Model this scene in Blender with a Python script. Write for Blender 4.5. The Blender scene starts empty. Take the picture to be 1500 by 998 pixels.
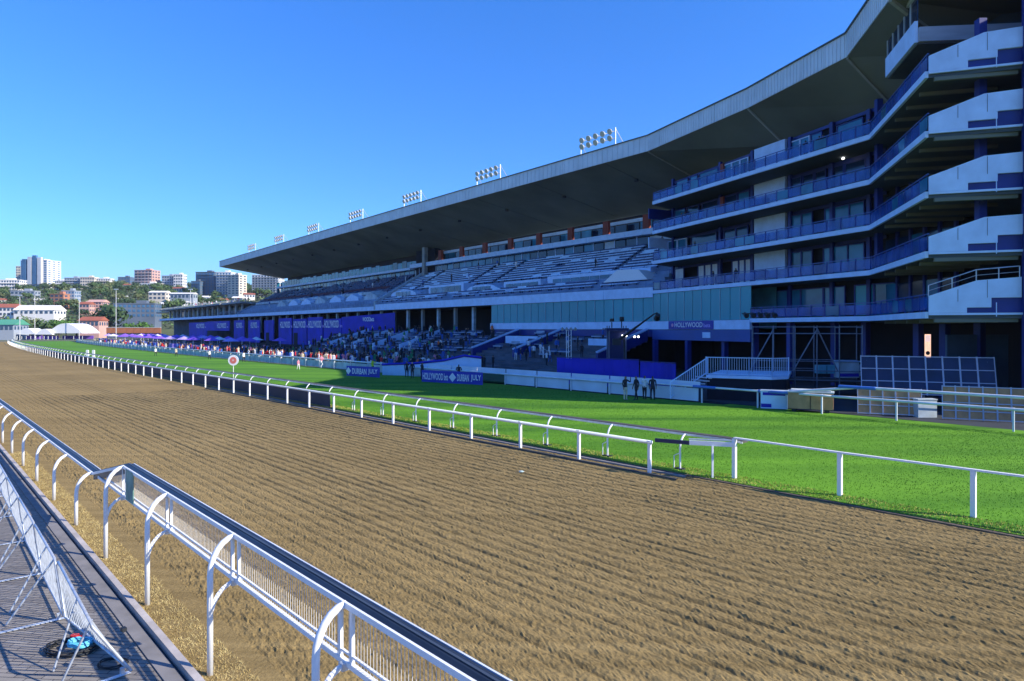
import bpy, math, random
import numpy as np
from mathutils import Vector, Matrix
random.seed(7); RNG = np.random.default_rng(7)
SC = bpy.context.scene; COL = SC.collection
R = math.radians
# ---------------- camera, sky, sun, exposure ----------------
CAM_H = 5.0; HZ = 482.0; F = 1000.0
cam_d = bpy.data.cameras.new('camera'); cam = bpy.data.objects.new('camera', cam_d); COL.objects.link(cam)
cam.location = (0, 0, CAM_H); cam.rotation_euler = (R(90), 0, 0)
cam_d.sensor_width = 36; cam_d.lens = 24.0; cam_d.shift_y = -(499 - HZ) / 1500
cam_d.clip_start = .1; cam_d.clip_end = 9000
SC.camera = cam
SUN_EL = 31.5; SUN_D = Vector((.940, -.342, 0)).normalized()      # horizontal direction towards the sun
w = bpy.data.worlds.new('World'); SC.world = w; w.use_nodes = True
nt = w.node_tree; nt.nodes.clear()
sky = nt.nodes.new('ShaderNodeTexSky'); sky.sky_type = 'NISHITA'; sky.sun_disc = False
sky.sun_elevation = R(SUN_EL); sky.sun_rotation = math.atan2(SUN_D.x, SUN_D.y)
sky.altitude = 0; sky.air_density = 1.0; sky.dust_density = 0; sky.ozone_density = 2.5
tcw = nt.nodes.new('ShaderNodeTexCoord'); sx = nt.nodes.new('ShaderNodeSeparateXYZ'); rp = nt.nodes.new('ShaderNodeValToRGB')
nt.links.new(tcw.outputs['Generated'], sx.inputs[0]); nt.links.new(sx.outputs['Z'], rp.inputs[0])
rp.color_ramp.elements[0].position = 0; rp.color_ramp.elements[0].color = (.25, .31, .48, 1)
rp.color_ramp.elements[1].position = .45; rp.color_ramp.elements[1].color = (.20, .52, 1.0, 1)
e_ = rp.color_ramp.elements.new(.12); e_.color = (.24, .47, .86, 1)
hs = nt.nodes.new('ShaderNodeMix'); hs.data_type = 'RGBA'; hs.blend_type = 'MULTIPLY'; hs.inputs['Factor'].default_value = 1
nt.links.new(rp.outputs[0], hs.inputs['B'])
bg = nt.nodes.new('ShaderNodeBackground'); bg.inputs['Strength'].default_value = .15
wo = nt.nodes.new('ShaderNodeOutputWorld')
vs = nt.nodes.new('ShaderNodeVectorMath'); vs.operation = 'SCALE'; vs.inputs['Scale'].default_value = 1.08
nt.links.new(sky.outputs[0], hs.inputs['A']); nt.links.new(hs.outputs['Result'], vs.inputs[0]); nt.links.new(vs.outputs[0], bg.inputs['Color']); nt.links.new(bg.outputs[0], wo.inputs[0])
sl = bpy.data.lights.new('sun', 'SUN'); sl.energy = 4.6; sl.angle = R(.5); sl.color = (1, .91, .75)
so = bpy.data.objects.new('sun', sl); COL.objects.link(so)
sv = Vector((SUN_D.x * math.cos(R(SUN_EL)), SUN_D.y * math.cos(R(SUN_EL)), math.sin(R(SUN_EL))))
so.rotation_euler = sv.to_track_quat('Z', 'Y').to_euler()
SC.view_settings.view_transform = 'Standard'; SC.view_settings.look = 'None'
SC.view_settings.exposure = 0.78; SC.view_settings.gamma = 1
SC.render.engine = 'CYCLES'; SC.cycles.use_denoising = True; SC.cycles.max_bounces = 6
SC.cycles.transparent_max_bounces = 12

# ---------------- materials ----------------
MATS = {}
def mat(name, col, rough=.7, var=.12, scale=3.0, metal=0, bump=0, bscale=None, alpha=None, col2=None, emit=None, spec=.5, coord='Object'):
    if name in MATS: return MATS[name]
    m = bpy.data.materials.new(name); m.use_nodes = True; n = m.node_tree; b = n.nodes['Principled BSDF']
    b.inputs['Roughness'].default_value = rough; b.inputs['Metallic'].default_value = metal
    b.inputs['Specular IOR Level'].default_value = spec
    tc = n.nodes.new('ShaderNodeNewGeometry') if coord == 'World' else n.nodes.new('ShaderNodeTexCoord')
    src = tc.outputs['Position'] if coord == 'World' else tc.outputs['Object']
    no = n.nodes.new('ShaderNodeTexNoise'); no.inputs['Scale'].default_value = scale; no.inputs['Detail'].default_value = 5
    n.links.new(src, no.inputs['Vector'])
    mx = n.nodes.new('ShaderNodeMix'); mx.data_type = 'RGBA'
    c1 = [min(1, c * (1 - var)) for c in col]; c2 = col2 or [min(1, c * (1 + var)) for c in col]
    mx.inputs['A'].default_value = (*c1, 1); mx.inputs['B'].default_value = (*c2, 1)
    rm = n.nodes.new('ShaderNodeMapRange'); rm.inputs[1].default_value = .3; rm.inputs[2].default_value = .7
    n.links.new(no.outputs['Fac'], rm.inputs[0]); n.links.new(rm.outputs[0], mx.inputs['Factor'])
    n.links.new(mx.outputs['Result'], b.inputs['Base Color'])
    if bump:
        nb = n.nodes.new('ShaderNodeTexNoise'); nb.inputs['Scale'].default_value = bscale or scale * 6; nb.inputs['Detail'].default_value = 6
        n.links.new(src, nb.inputs['Vector'])
        bm = n.nodes.new('ShaderNodeBump'); bm.inputs['Strength'].default_value = bump; bm.inputs['Distance'].default_value = .03
        n.links.new(nb.outputs['Fac'], bm.inputs['Height']); n.links.new(bm.outputs[0], b.inputs['Normal'])
    if alpha is not None: b.inputs['Alpha'].default_value = alpha
    if emit:
        b.inputs['Emission Color'].default_value = (*emit[0], 1); b.inputs['Emission Strength'].default_value = emit[1]
    MATS[name] = m; return m
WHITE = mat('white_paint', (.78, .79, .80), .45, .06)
WHITE_OLD = mat('weathered_white_paint', (.62, .66, .72), .55, .15, 1.2)
GALV = mat('galvanised_steel', (.55, .60, .66), .4, .15, 6, metal=.5)
BLACK = mat('black_rubber', (.012, .015, .02), .6, .3)
COVER = mat('dark_rail_cover', (.016, .022, .035), .45, .3, 2)
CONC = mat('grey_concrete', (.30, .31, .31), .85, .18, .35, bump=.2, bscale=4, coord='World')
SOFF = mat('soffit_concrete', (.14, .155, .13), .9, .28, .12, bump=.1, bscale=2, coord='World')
FASC = mat('fascia_metal_sheet', (.62, .68, .72), .55, .1, .5, coord='World')
STSHADEWHITE = mat('stand_white_shade_blue', (.52, .68, .92), .6, .10, 1.1, coord='World')  # white paint with the blue of open shade mixed into its colour
NAVY = mat('navy_paint', (.006, .022, .19), .5, .2, .5, coord='World')
ROYAL = mat('royal_blue_fabric', (.010, .012, .42), .7, .25, .4, coord='World')
GLASS = mat('teal_window_glass', (.02, .15, .27), .1, .5, .3, spec=.35, coord='World')
GLASSL = mat('pale_teal_glass', (.03, .36, .44), .2, .12, .1, spec=.35, alpha=.82, coord='World')
GLASSD = mat('dark_window_glass', (.008, .022, .06), .08, .4, .3, spec=.4, coord='World')
BAL = mat('blue_balustrade_glass', (.02, .10, .40), .15, .4, .6, spec=.4, alpha=.6, coord='World')
DARKIN = mat('dark_interior', (.008, .010, .022), .9, .3, .5, coord='World')
RED = mat('brick_red_column', (.25, .045, .03), .7, .15)
PURPLE = mat('purple_fabric', (.22, .10, .62), .7, .2, .2, coord='World')
TENT = mat('white_tent_canvas', (.78, .78, .80), .7, .04, .3)
SEAT = mat('pale_bench_plastic', (.46, .64, .90), .5, .25, .6, coord='World')
DSEAT = mat('dark_bench_back', (.02, .05, .15), .6, .3, .6, coord='World')
WOOD = mat('plywood_brown', (.42, .23, .11), .7, .2, 2.5)
DECKP = mat('stage_deck_dark', (.012, .016, .06), .35, .3, 1.2)
SIGNBLUE = mat('sign_deep_blue', (.02, .02, .32), .5, .1)
SIGNWHITE = mat('sign_white_lettering', (.75, .75, .8), .5, .03)

# ---------------- object helpers ----------------
def link(o): COL.objects.link(o); return o
def tag(o, label, cat, group=None):
    o['label'] = label; o['category'] = cat
    if group: o['group'] = group
    return o
def thing(name, label, cat, loc=(0, 0, 0), group=None, rz=0):
    o = bpy.data.objects.new(name, None); link(o); o.location = loc; o.rotation_euler = (0, 0, rz)
    return tag(o, label, cat, group)
def kind(o, k): o['kind'] = k; return o
class MB:
    def __init__(s): s.v = []; s.f = []; s.mi = []
    def poly(s, pts, mi=0):
        i = len(s.v); s.v += [tuple(p) for p in pts]; s.f.append(tuple(range(i, i + len(pts)))); s.mi.append(mi)
    def box(s, c, size, rz=0, mi=0, rot=None):
        M = (Matrix.Rotation(rz, 3, 'Z') if rot is None else rot); c = Vector(c); hx, hy, hz = size[0] / 2, size[1] / 2, size[2] / 2
        i = len(s.v)
        for sx, sy, sz in ((-1,-1,-1),(1,-1,-1),(1,1,-1),(-1,1,-1),(-1,-1,1),(1,-1,1),(1,1,1),(-1,1,1)):
            s.v.append(tuple(c + M @ Vector((sx * hx, sy * hy, sz * hz))))
        for q in ((0,3,2,1),(4,5,6,7),(0,1,5,4),(1,2,6,5),(2,3,7,6),(3,0,4,7)):
            s.f.append(tuple(i + k for k in q)); s.mi.append(mi)
        return s
    def prism(s, poly, z0, z1, mi=0):          # vertical prism; z0/z1 number or per-vertex list
        n = len(poly); a = z0 if isinstance(z0, (list, tuple)) else [z0] * n; b = z1 if isinstance(z1, (list, tuple)) else [z1] * n
        i = len(s.v)
        s.v += [(p[0], p[1], a[k]) for k, p in enumerate(poly)] + [(p[0], p[1], b[k]) for k, p in enumerate(poly)]
        s.f.append(tuple(i + k for k in reversed(range(n)))); s.f.append(tuple(i + n + k for k in range(n))); s.mi += [mi, mi]
        for k in range(n):
            k2 = (k + 1) % n; s.f.append((i + k, i + k2, i + n + k2, i + n + k)); s.mi.append(mi)
        return s
    def wall(s, p, q, z0, z1, th, mi=0):        # box between plan points p,q
        p = Vector(p[:2]); q = Vector(q[:2]); d = q - p; c = (p + q) / 2
        return s.box((c.x, c.y, (z0 + z1) / 2), (d.length, th, z1 - z0), math.atan2(d.y, d.x), mi)
    def tube(s, pts, r, n=6, mi=0, cap=True):
        pts = [Vector(p) for p in pts]; rr = r if isinstance(r, (list, tuple)) else [r] * len(pts); i0 = len(s.v); up = None
        for k, p in enumerate(pts):
            t = (pts[min(k + 1, len(pts) - 1)] - pts[max(k - 1, 0)]).normalized()
            if up is None: up = t.orthogonal().normalized()
            up = (up - t * up.dot(t)).normalized(); sd = t.cross(up)
            for j in range(n):
                a = 2 * math.pi * j / n; s.v.append(tuple(p + (up * math.cos(a) + sd * math.sin(a)) * rr[k]))
        for k in range(len(pts) - 1):
            for j in range(n):
                j2 = (j + 1) % n; a = i0 + k * n; s.f.append((a + j, a + j2, a + n + j2, a + n + j)); s.mi.append(mi)
        if cap:
            s.f.append(tuple(i0 + j for j in reversed(range(n)))); e = i0 + (len(pts) - 1) * n; s.f.append(tuple(e + j for j in range(n))); s.mi += [mi, mi]
        return s
    def mesh(s, name, mats):
        m = bpy.data.meshes.new(name); m.from_pydata(s.v, [], s.f)
        for x in (mats if isinstance(mats, (list, tuple)) else [mats]): m.materials.append(x)
        if any(s.mi): m.polygons.foreach_set('material_index', s.mi)
        m.update(); return m
    def build(s, name, mats, parent=None, loc=(0, 0, 0), smooth=False):
        m = s.mesh(name, mats)
        if smooth: m.polygons.foreach_set('use_smooth', [True] * len(m.polygons))
        o = bpy.data.objects.new(name, m); link(o); o.location = loc
        if parent is not None: o.parent = parent
        return o
def inst(name, mesh, parent=None, loc=(0, 0, 0), rz=0, scale=(1, 1, 1)):
    o = bpy.data.objects.new(name, mesh); link(o); o.location = loc; o.rotation_euler = (0, 0, rz); o.scale = scale
    if parent is not None: o.parent = parent
    return o
UNIT = {}
def piece(name, m, parent, c, size, rz=0):      # shared unit box per name+material
    k = (name, m.name)
    if k not in UNIT: UNIT[k] = MB().box((0, 0, 0), (1, 1, 1)).mesh(name, m)
    return inst(name, UNIT[k], parent, c, rz, size)
def pwall(name, m, parent, p, q, z0, z1, th):
    p = Vector(p[:2]); q = Vector(q[:2]); d = q - p; c = (p + q) / 2
    return piece(name, m, parent, (c.x, c.y, (z0 + z1) / 2), (d.length, th, z1 - z0), math.atan2(d.y, d.x))
def copy_tree(o, parent=None, **kw):
    c = o.copy(); COL.objects.link(c)
    if parent is not None: c.parent = parent
    for ch in o.children: copy_tree(ch, c)
    for k, v in kw.items(): c[k] = v
    return c
def text_mesh(body, width, height, mname, depth=.03, bold=.02):
    cu = bpy.data.curves.new('lettering', 'FONT'); cu.body = body; cu.size = 1; cu.offset = bold; cu.resolution_u = 3
    o = bpy.data.objects.new('lettering', cu); link(o); bpy.context.view_layer.update()
    me = bpy.data.meshes.new_from_object(o.evaluated_get(bpy.context.evaluated_depsgraph_get()))
    bpy.data.objects.remove(o); bpy.data.curves.remove(cu)
    co = np.empty(len(me.vertices) * 3); me.vertices.foreach_get('co', co); co = co.reshape(-1, 3)
    mn, mx = co.min(0), co.max(0); co -= (mn + mx) / 2
    co[:, 0] *= width / (mx[0] - mn[0]); co[:, 1] *= height / (mx[1] - mn[1])
    out = np.stack([co[:, 0], np.zeros(len(co)), co[:, 1]], 1)
    me.vertices.foreach_set('co', out.ravel()); me.materials.clear(); me.materials.append(mname); me.update(); me.name = 'lettering'
    return me
def lettering(body, width, height, parent, c, rz, m=None):
    return inst('lettering', text_mesh(body, width, height, m or SIGNWHITE), parent, c, rz)

# ---------------- frames of reference ----------------
def G(px, py): Y = 5000 / (py - HZ); return Vector(((px - 750) / 1000 * Y, Y, 0))
def V(px, py, Y): return Vector(((px - 750) / 1000 * Y, Y, 5 - (py - HZ) * Y / 1000))
def T(s, n, z=0):                                # racetrack frame: s along, n across
    n = n + (2e-4 * (s - 90) ** 2 if s > 90 else 0)
    return Vector((.745 * n - .667 * s, .667 * n + .745 * s, z))
TR = math.atan2(.745, -.667)                     # heading of +s
O = Vector((16.8, 81, 0)); U = Vector((-.608, .794, 0)); M_ = Vector((.794, .608, 0)); UR = math.atan2(U.y, U.x)
def S(t, D, z=0): p = O + U * t + M_ * D; return Vector((p.x, p.y, z))
def t_at(px, D=0):
    r = (px - 750) / 1000; a = O + M_ * D; return (a.x - r * a.y) / (.608 + r * .794)

# =====================================================================
# GROUND
# =====================================================================
gm = mat('dry_ground', (.16, .15, .10), .95, .25, .02, coord='World', col2=(.10, .14, .06))
o = MB(); o.poly([(-6000, -300, -.25), (6000, -300, -.25), (6000, 7000, -.25), (-6000, 7000, -.25)])
kind(o.build('ground', gm), 'structure')
def strip(name, m, n0, n1, s0, s1, z, zdrop=.5, step=10):
    b = MB(); k = max(1, int((s1 - s0) / step)); ss = [s0 + (s1 - s0) * i / k for i in range(k + 1)]
    for a, c in zip(ss, ss[1:]):
        b.poly([T(a, n1, z), T(c, n1, z), T(c, n0, z), T(a, n0, z)])
        b.poly([T(a, n0, z), T(c, n0, z), T(c, n0, z - zdrop), T(a, n0, z - zdrop)])
        b.poly([T(c, n1, z), T(a, n1, z), T(a, n1, z - zdrop), T(c, n1, z - zdrop)])
    return b.build(name, m)
def fast_grid(name, m, P, smooth=False):         # P: (a,b,3)
    a, b = P.shape[:2]; me = bpy.data.meshes.new(name); me.vertices.add(a * b); me.vertices.foreach_set('co', P.reshape(-1).astype(np.float32))
    i = np.arange(a * b).reshape(a, b); q = np.stack([i[:-1, :-1], i[1:, :-1], i[1:, 1:], i[:-1, 1:]], -1).reshape(-1)
    nf = (a - 1) * (b - 1); me.loops.add(nf * 4); me.loops.foreach_set('vertex_index', q.astype(np.int32))
    me.polygons.add(nf); me.polygons.foreach_set('loop_start', np.arange(0, nf * 4, 4, dtype=np.int32)); me.polygons.foreach_set('loop_total', np.full(nf, 4, np.int32))
    me.materials.append(m); me.update(calc_edges=True)
    me.polygons.foreach_set('use_smooth', np.full(nf, smooth))
    o = bpy.data.objects.new(name, me); link(o); return o
# dirt track: harrowed sand with real ridges and clods
dm = bpy.data.materials.new('harrowed_sand'); dm.use_nodes = True; n = dm.node_tree; b = n.nodes['Principled BSDF']; b.inputs['Roughness'].default_value = .95; b.inputs['Specular IOR Level'].default_value = .15
ge = n.nodes.new('ShaderNodeNewGeometry')
n1 = n.nodes.new('ShaderNodeTexNoise'); n1.inputs['Scale'].default_value = .12; n1.inputs['Detail'].default_value = 6
n2 = n.nodes.new('ShaderNodeTexNoise'); n2.inputs['Scale'].default_value = 14; n2.inputs['Detail'].default_value = 8; n2.inputs['Roughness'].default_value = .7
n3 = n.nodes.new('ShaderNodeTexVoronoi'); n3.inputs['Scale'].default_value = 22
mp = n.nodes.new('ShaderNodeMapping'); mp.inputs['Rotation'].default_value = (0, 0, -TR); mp.inputs['Scale'].default_value = (.03, 2.6, 1)
n4 = n.nodes.new('ShaderNodeTexNoise'); n4.inputs['Scale'].default_value = 1.2; n4.inputs['Detail'].default_value = 4
for x in (n1, n2, n3, mp): n.links.new(ge.outputs['Position'], x.inputs['Vector'])
n.links.new(mp.outputs[0], n4.inputs['Vector'])
cr = n.nodes.new('ShaderNodeValToRGB'); cr.color_ramp.elements[0].position = .36; cr.color_ramp.elements[0].color = (.13, .088, .032, 1); cr.color_ramp.elements[1].position = .72; cr.color_ramp.elements[1].color = (.335, .24, .10, 1)
ad = n.nodes.new('ShaderNodeMath'); ad.operation = 'MULTIPLY_ADD'; ad.inputs[1].default_value = .45; n.links.new(n2.outputs['Fac'], ad.inputs[0])
a2 = n.nodes.new('ShaderNodeMath'); a2.operation = 'MULTIPLY_ADD'; a2.inputs[1].default_value = .3; n.links.new(n1.outputs['Fac'], a2.inputs[0])
a3 = n.nodes.new('ShaderNodeMath'); a3.operation = 'MULTIPLY'; a3.inputs[1].default_value = .42; n.links.new(n4.outputs['Fac'], a3.inputs[0])
n.links.new(a3.outputs[0], a2.inputs[2]); n.links.new(a2.outputs[0], ad.inputs[2]); n.links.new(ad.outputs[0], cr.inputs[0]); n.links.new(cr.outputs[0], b.inputs['Base Color'])
bp = n.nodes.new('ShaderNodeBump'); bp.inputs['Strength'].default_value = .9; bp.inputs['Distance'].default_value = .03
n.links.new(n2.outputs['Fac'], bp.inputs['Height']); n.links.new(bp.outputs[0], b.inputs['Normal'])
def smooth_noise(a, b, fa, fb):
    g = RNG.random((int(a / fa) + 3, int(b / fb) + 3)); ia = np.arange(a) / fa; ib = np.arange(b) / fb
    i0 = ia.astype(int); j0 = ib.astype(int); u = (ia - i0)[:, None]; v = (ib - j0)[None]; u = u * u * (3 - 2 * u); v = v * v * (3 - 2 * v)
    return (g[i0][:, j0] * (1 - u) * (1 - v) + g[i0 + 1][:, j0] * u * (1 - v) + g[i0][:, j0 + 1] * (1 - u) * v + g[i0 + 1][:, j0 + 1] * u * v) - .5
def dirt(s0, s1, ds0, growth, n0=4.0, n1=20.4, dn=.045, amp=1.0):
    ss = [s0]; d = ds0
    while ss[-1] < s1: ss.append(ss[-1] + d); d *= growth
    ss = np.array(ss); nn = np.arange(n0, n1 + dn, dn); a, b_ = len(ss), len(nn)
    sg, ng = np.meshgrid(ss, nn, indexing='ij')
    rowj = np.interp(nn, np.arange(3, 22, .9), RNG.uniform(-.06, .06, 22))[None]; rowa = np.interp(nn, np.arange(3, 22, .37), RNG.uniform(.6, 1.3, 52))[None]
    ph = (ng + rowj + .012 * np.sin(sg * .13)) / .37 % 1.0; h = -.052 * np.exp(-((ph - .5) / .17) ** 2) * rowa * (.95 + .6 * smooth_noise(a, b_, 25, 6)) * np.clip((ng - 5.2) / 2.5, .15, 1)
    if dn < .1: h += RNG.uniform(-.0075, .0075, (a, b_))
    h += .016 * smooth_noise(a, b_, 6, 1.6) * (.9 + smooth_noise(a, b_, 20, 9)) + .007 * smooth_noise(a, b_, 1.6, 1.5) + .008 * smooth_noise(a, b_, 3.5, 3) + .02 * smooth_noise(a, b_, 60, 14)
    h += np.where(smooth_noise(a, b_, 1.3, 1.3) > .40, .014, 0)
    ed = np.exp(-((ng - 4.45) / .28) ** 2); h += ed * (.02 + .045 * smooth_noise(a, b_, 2.0, 1.6))
    h *= amp * np.clip(1.0, .3, 1); h = np.where(ng < 4.12, h * .3, h)
    off = np.where(sg > 90, 2e-4 * (sg - 90) ** 2, 0); nq = ng + off
    P = np.stack([.745 * nq - .667 * sg, .667 * nq + .745 * sg, h], -1)
    return P
kind(fast_grid('dirt_track', dm, dirt(-8, 60, .03, 1.0022, dn=.032)), 'structure')
kind(fast_grid('dirt_track', dm, dirt(60.0, 330, .5, 1.01, dn=.12, amp=.7)), 'structure')
strip('sand_edge', dm, 3.2, 4.1, -14, 330, .012)['kind'] = 'structure'
# kerb, drain and pavers on the near side
CURB = mat('kerb_concrete', (.42, .38, .36), .85, .2, 2.0, bump=.3)
strip('kerb', CURB, 3.05, 3.16, -14, 120, .10, .4)['kind'] = 'structure'
strip('drain_channel', mat('drain_dark_grey', (.05, .055, .07), .8), 3.0, 3.045, -14, 120, -.03)['kind'] = 'structure'  # drain bed in plain dark grey
strip('kerb_strip', mat('grey_kerb_strip', (.20, .19, .19), .85, .2, 2), 2.78, 2.995, -14, 120, .02, .4)['kind'] = 'structure'
pm = bpy.data.materials.new('grey_pavers'); pm.use_nodes = True; n = pm.node_tree; b = n.nodes['Principled BSDF']; b.inputs['Roughness'].default_value = .8
ge = n.nodes.new('ShaderNodeTexCoord'); br = n.nodes.new('ShaderNodeTexBrick')
mp = n.nodes.new('ShaderNodeMapping'); mp.inputs['Rotation'].default_value = (0, 0, R(5))
n.links.new(ge.outputs['Object'], mp.inputs['Vector']); n.links.new(mp.outputs[0], br.inputs['Vector'])
br.inputs['Color1'].default_value = (.225, .20, .175, 1); br.inputs['Color2'].default_value = (.29, .265, .235, 1); br.inputs['Mortar'].default_value = (.05, .05, .06, 1)
br.inputs['Scale'].default_value = 1; br.inputs['Brick Width'].default_value = .42; br.inputs['Row Height'].default_value = .11; br.inputs['Mortar Size'].default_value = .008
no = n.nodes.new('ShaderNodeTexNoise'); no.inputs['Scale'].default_value = 2.2; no.inputs['Detail'].default_value = 6; n.links.new(ge.outputs['Object'], no.inputs['Vector'])
mx = n.nodes.new('ShaderNodeMix'); mx.data_type = 'RGBA'; mx.blend_type = 'MULTIPLY'; mx.inputs['Factor'].default_value = .5
rr = n.nodes.new('ShaderNodeMapRange'); rr.inputs[1].default_value = .3; rr.inputs[2].default_value = .7; rr.inputs[3].default_value = .6; rr.inputs[4].default_value = 1.1
n.links.new(no.outputs['Fac'], rr.inputs[0]); n.links.new(br.outputs['Color'], mx.inputs['A']); n.links.new(rr.outputs[0], mx.inputs['B'])
n.links.new(mx.outputs['Result'], b.inputs['Base Color'])
bp = n.nodes.new('ShaderNodeBump'); bp.inputs['Strength'].default_value = .6; bp.inputs['Distance'].default_value = .01; bp.invert = True
n.links.new(br.outputs['Fac'], bp.inputs['Height']); n.links.new(bp.outputs[0], b.inputs['Normal'])
strip('paving', pm, -14, 2.775, -14, 120, 0.0)['kind'] = 'structure'
# straw strip: dry grass growing along the kerb
sm = mat('dry_straw', (.50, .36, .13), .9, .35, 3, col2=(.62, .50, .22), coord='World')
def blades(name, m, count, s0, s1, n0, n1, hmin, hmax, wd, z=0, lean=.6, dens=None):
    s = RNG.uniform(s0, s1, count) if dens is None else s0 + (s1 - s0) * RNG.random(count) ** dens
    nn = RNG.uniform(n0, n1, count); off = np.where(s > 90, 2e-4 * (s - 90) ** 2, 0); nn2 = nn + off
    X = .745 * nn2 - .667 * s; Y = .667 * nn2 + .745 * s; a = RNG.uniform(0, 2 * np.pi, count); h = RNG.uniform(hmin, hmax, count); k = RNG.uniform(.6, 1.3, count) * wd
    la = RNG.uniform(0, 2 * np.pi, count); ll = RNG.uniform(0, lean, count) * h
    P = np.zeros((count, 3, 3)); P[:, 0] = np.stack([X - np.cos(a) * k, Y - np.sin(a) * k, np.full(count, z)], 1); P[:, 1] = np.stack([X + np.cos(a) * k, Y + np.sin(a) * k, np.full(count, z)], 1)
    P[:, 2] = np.stack([X + np.cos(la) * ll, Y + np.sin(la) * ll, z + h], 1)
    me = bpy.data.meshes.new(name); me.vertices.add(count * 3); me.vertices.foreach_set('co', P.reshape(-1)); me.loops.add(count * 3); me.loops.foreach_set('vertex_index', np.arange(count * 3, dtype=np.int32))
    me.polygons.add(count); me.polygons.foreach_set('loop_start', np.arange(0, count * 3, 3, dtype=np.int32)); me.polygons.foreach_set('loop_total', np.full(count, 3, np.int32)); me.materials.append(m); me.update(calc_edges=True)
    o = bpy.data.objects.new(name, me); link(o); return kind(o, 'stuff')
tag(blades('dry_grass', sm, 26000, 4, 34, 3.17, 3.8, .01, .05, .0055, .01, 2.2), 'dry yellow straw grass growing along the kerb', 'dry grass')
# turf course
tm = bpy.data.materials.new('turf'); tm.use_nodes = True; n = tm.node_tree; b = n.nodes['Principled BSDF']; b.inputs['Roughness'].default_value = .9; b.inputs['Specular IOR Level'].default_value = .2
ge = n.nodes.new('ShaderNodeNewGeometry'); mp = n.nodes.new('ShaderNodeMapping'); mp.inputs['Rotation'].default_value = (0, 0, -TR); mp.inputs['Scale'].default_value = (.035, .42, 1)
n.links.new(ge.outputs['Position'], mp.inputs['Vector'])
na = n.nodes.new('ShaderNodeTexNoise'); na.inputs['Scale'].default_value = 1.0; na.inputs['Detail'].default_value = 3; n.links.new(mp.outputs[0], na.inputs['Vector'])
nb = n.nodes.new('ShaderNodeTexNoise'); nb.inputs['Scale'].default_value = 1.6; nb.inputs['Detail'].default_value = 9; nb.inputs['Roughness'].default_value = .75; n.links.new(ge.outputs['Position'], nb.inputs['Vector'])
ad = n.nodes.new('ShaderNodeMath'); ad.operation = 'MULTIPLY_ADD'; ad.inputs[1].default_value = .32; n.links.new(nb.outputs['Fac'], ad.inputs[0])
a3 = n.nodes.new('ShaderNodeMath'); a3.operation = 'MULTIPLY'; a3.inputs[1].default_value = .75; n.links.new(na.outputs['Fac'], a3.inputs[0]); n.links.new(a3.outputs[0], ad.inputs[2])
cr = n.nodes.new('ShaderNodeValToRGB'); cr.color_ramp.elements[0].position = .34; cr.color_ramp.elements[0].color = (.03, .125, .008, 1); cr.color_ramp.elements[1].position = .68; cr.color_ramp.elements[1].color = (.13, .31, .02, 1)
n.links.new(ad.outputs[0], cr.inputs[0]); n.links.new(cr.outputs[0], b.inputs['Base Color'])
bp = n.nodes.new('ShaderNodeBump'); bp.inputs['Strength'].default_value = .35; bp.inputs['Distance'].default_value = .04; n.links.new(nb.outputs['Fac'], bp.inputs['Height']); n.links.new(bp.outputs[0], b.inputs['Normal'])
strip('turf_course', tm, 20.05, 40.0, -14, 330, .05)['kind'] = 'structure'
gm2 = mat('grass_blades', (.06, .20, .01), .8, .3, .25, col2=(.14, .33, .02), coord='World', spec=.2)
tag(blades('grass', gm2, 190000, -6, 62, 20.1, 39.6, .015, .045, .011, .05, .9, 1.5), 'short bright green turf grass on the racecourse', 'grass')
gm3 = mat('yellow_edge_grass', (.30, .38, .03), .9, .3, .7, col2=(.42, .36, .10), coord='World')
tag(blades('grass', gm3, 16000, -4, 45, 20.0, 21.0, .02, .06, .014, .05, 1.2), 'yellowed grass tufts along the turf edge by the white rail', 'grass')
strip('turf_course', tm, 40.0, 40.75, -14, 24, .046)['kind'] = 'structure'
strip('turf_edge', mat('turf_edge_soil', (.10, .08, .06), .95, .3, 2, bump=.5), 19.9, 20.06, -14, 330, .03)['kind'] = 'structure'
EDGE = mat('edge_board', (.22, .21, .22), .8, .2)
strip('edge_board', EDGE, 19.62, 19.74, 13.2, 60, .05)['kind'] = 'structure'
strip('edge_board', mat('edge_board_dark', (.05, .055, .06), .8, .2), 19.1, 19.2, 13.2, 60, .045)['kind'] = 'structure'
# apron between the turf and the stands
APR = mat('apron_asphalt', (.022, .03, .045), .9, .25, .5, coord='World')
kind(MB().prism([T(-20, 40)[:2], T(330, 40)[:2], T(330, 160)[:2], T(-20, 160)[:2]], -.2, .02).build('apron', APR), 'structure')
LAWN = mat('parade_lawn', (.02, .07, .02), .9, .4, .8, coord='World')
kind(MB().prism([T(30, 42)[:2], T(75, 42)[:2], S(60, -14)[:2], S(8, -14)[:2]], -.1, .03).build('parade_lawn', LAWN), 'structure')
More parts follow.
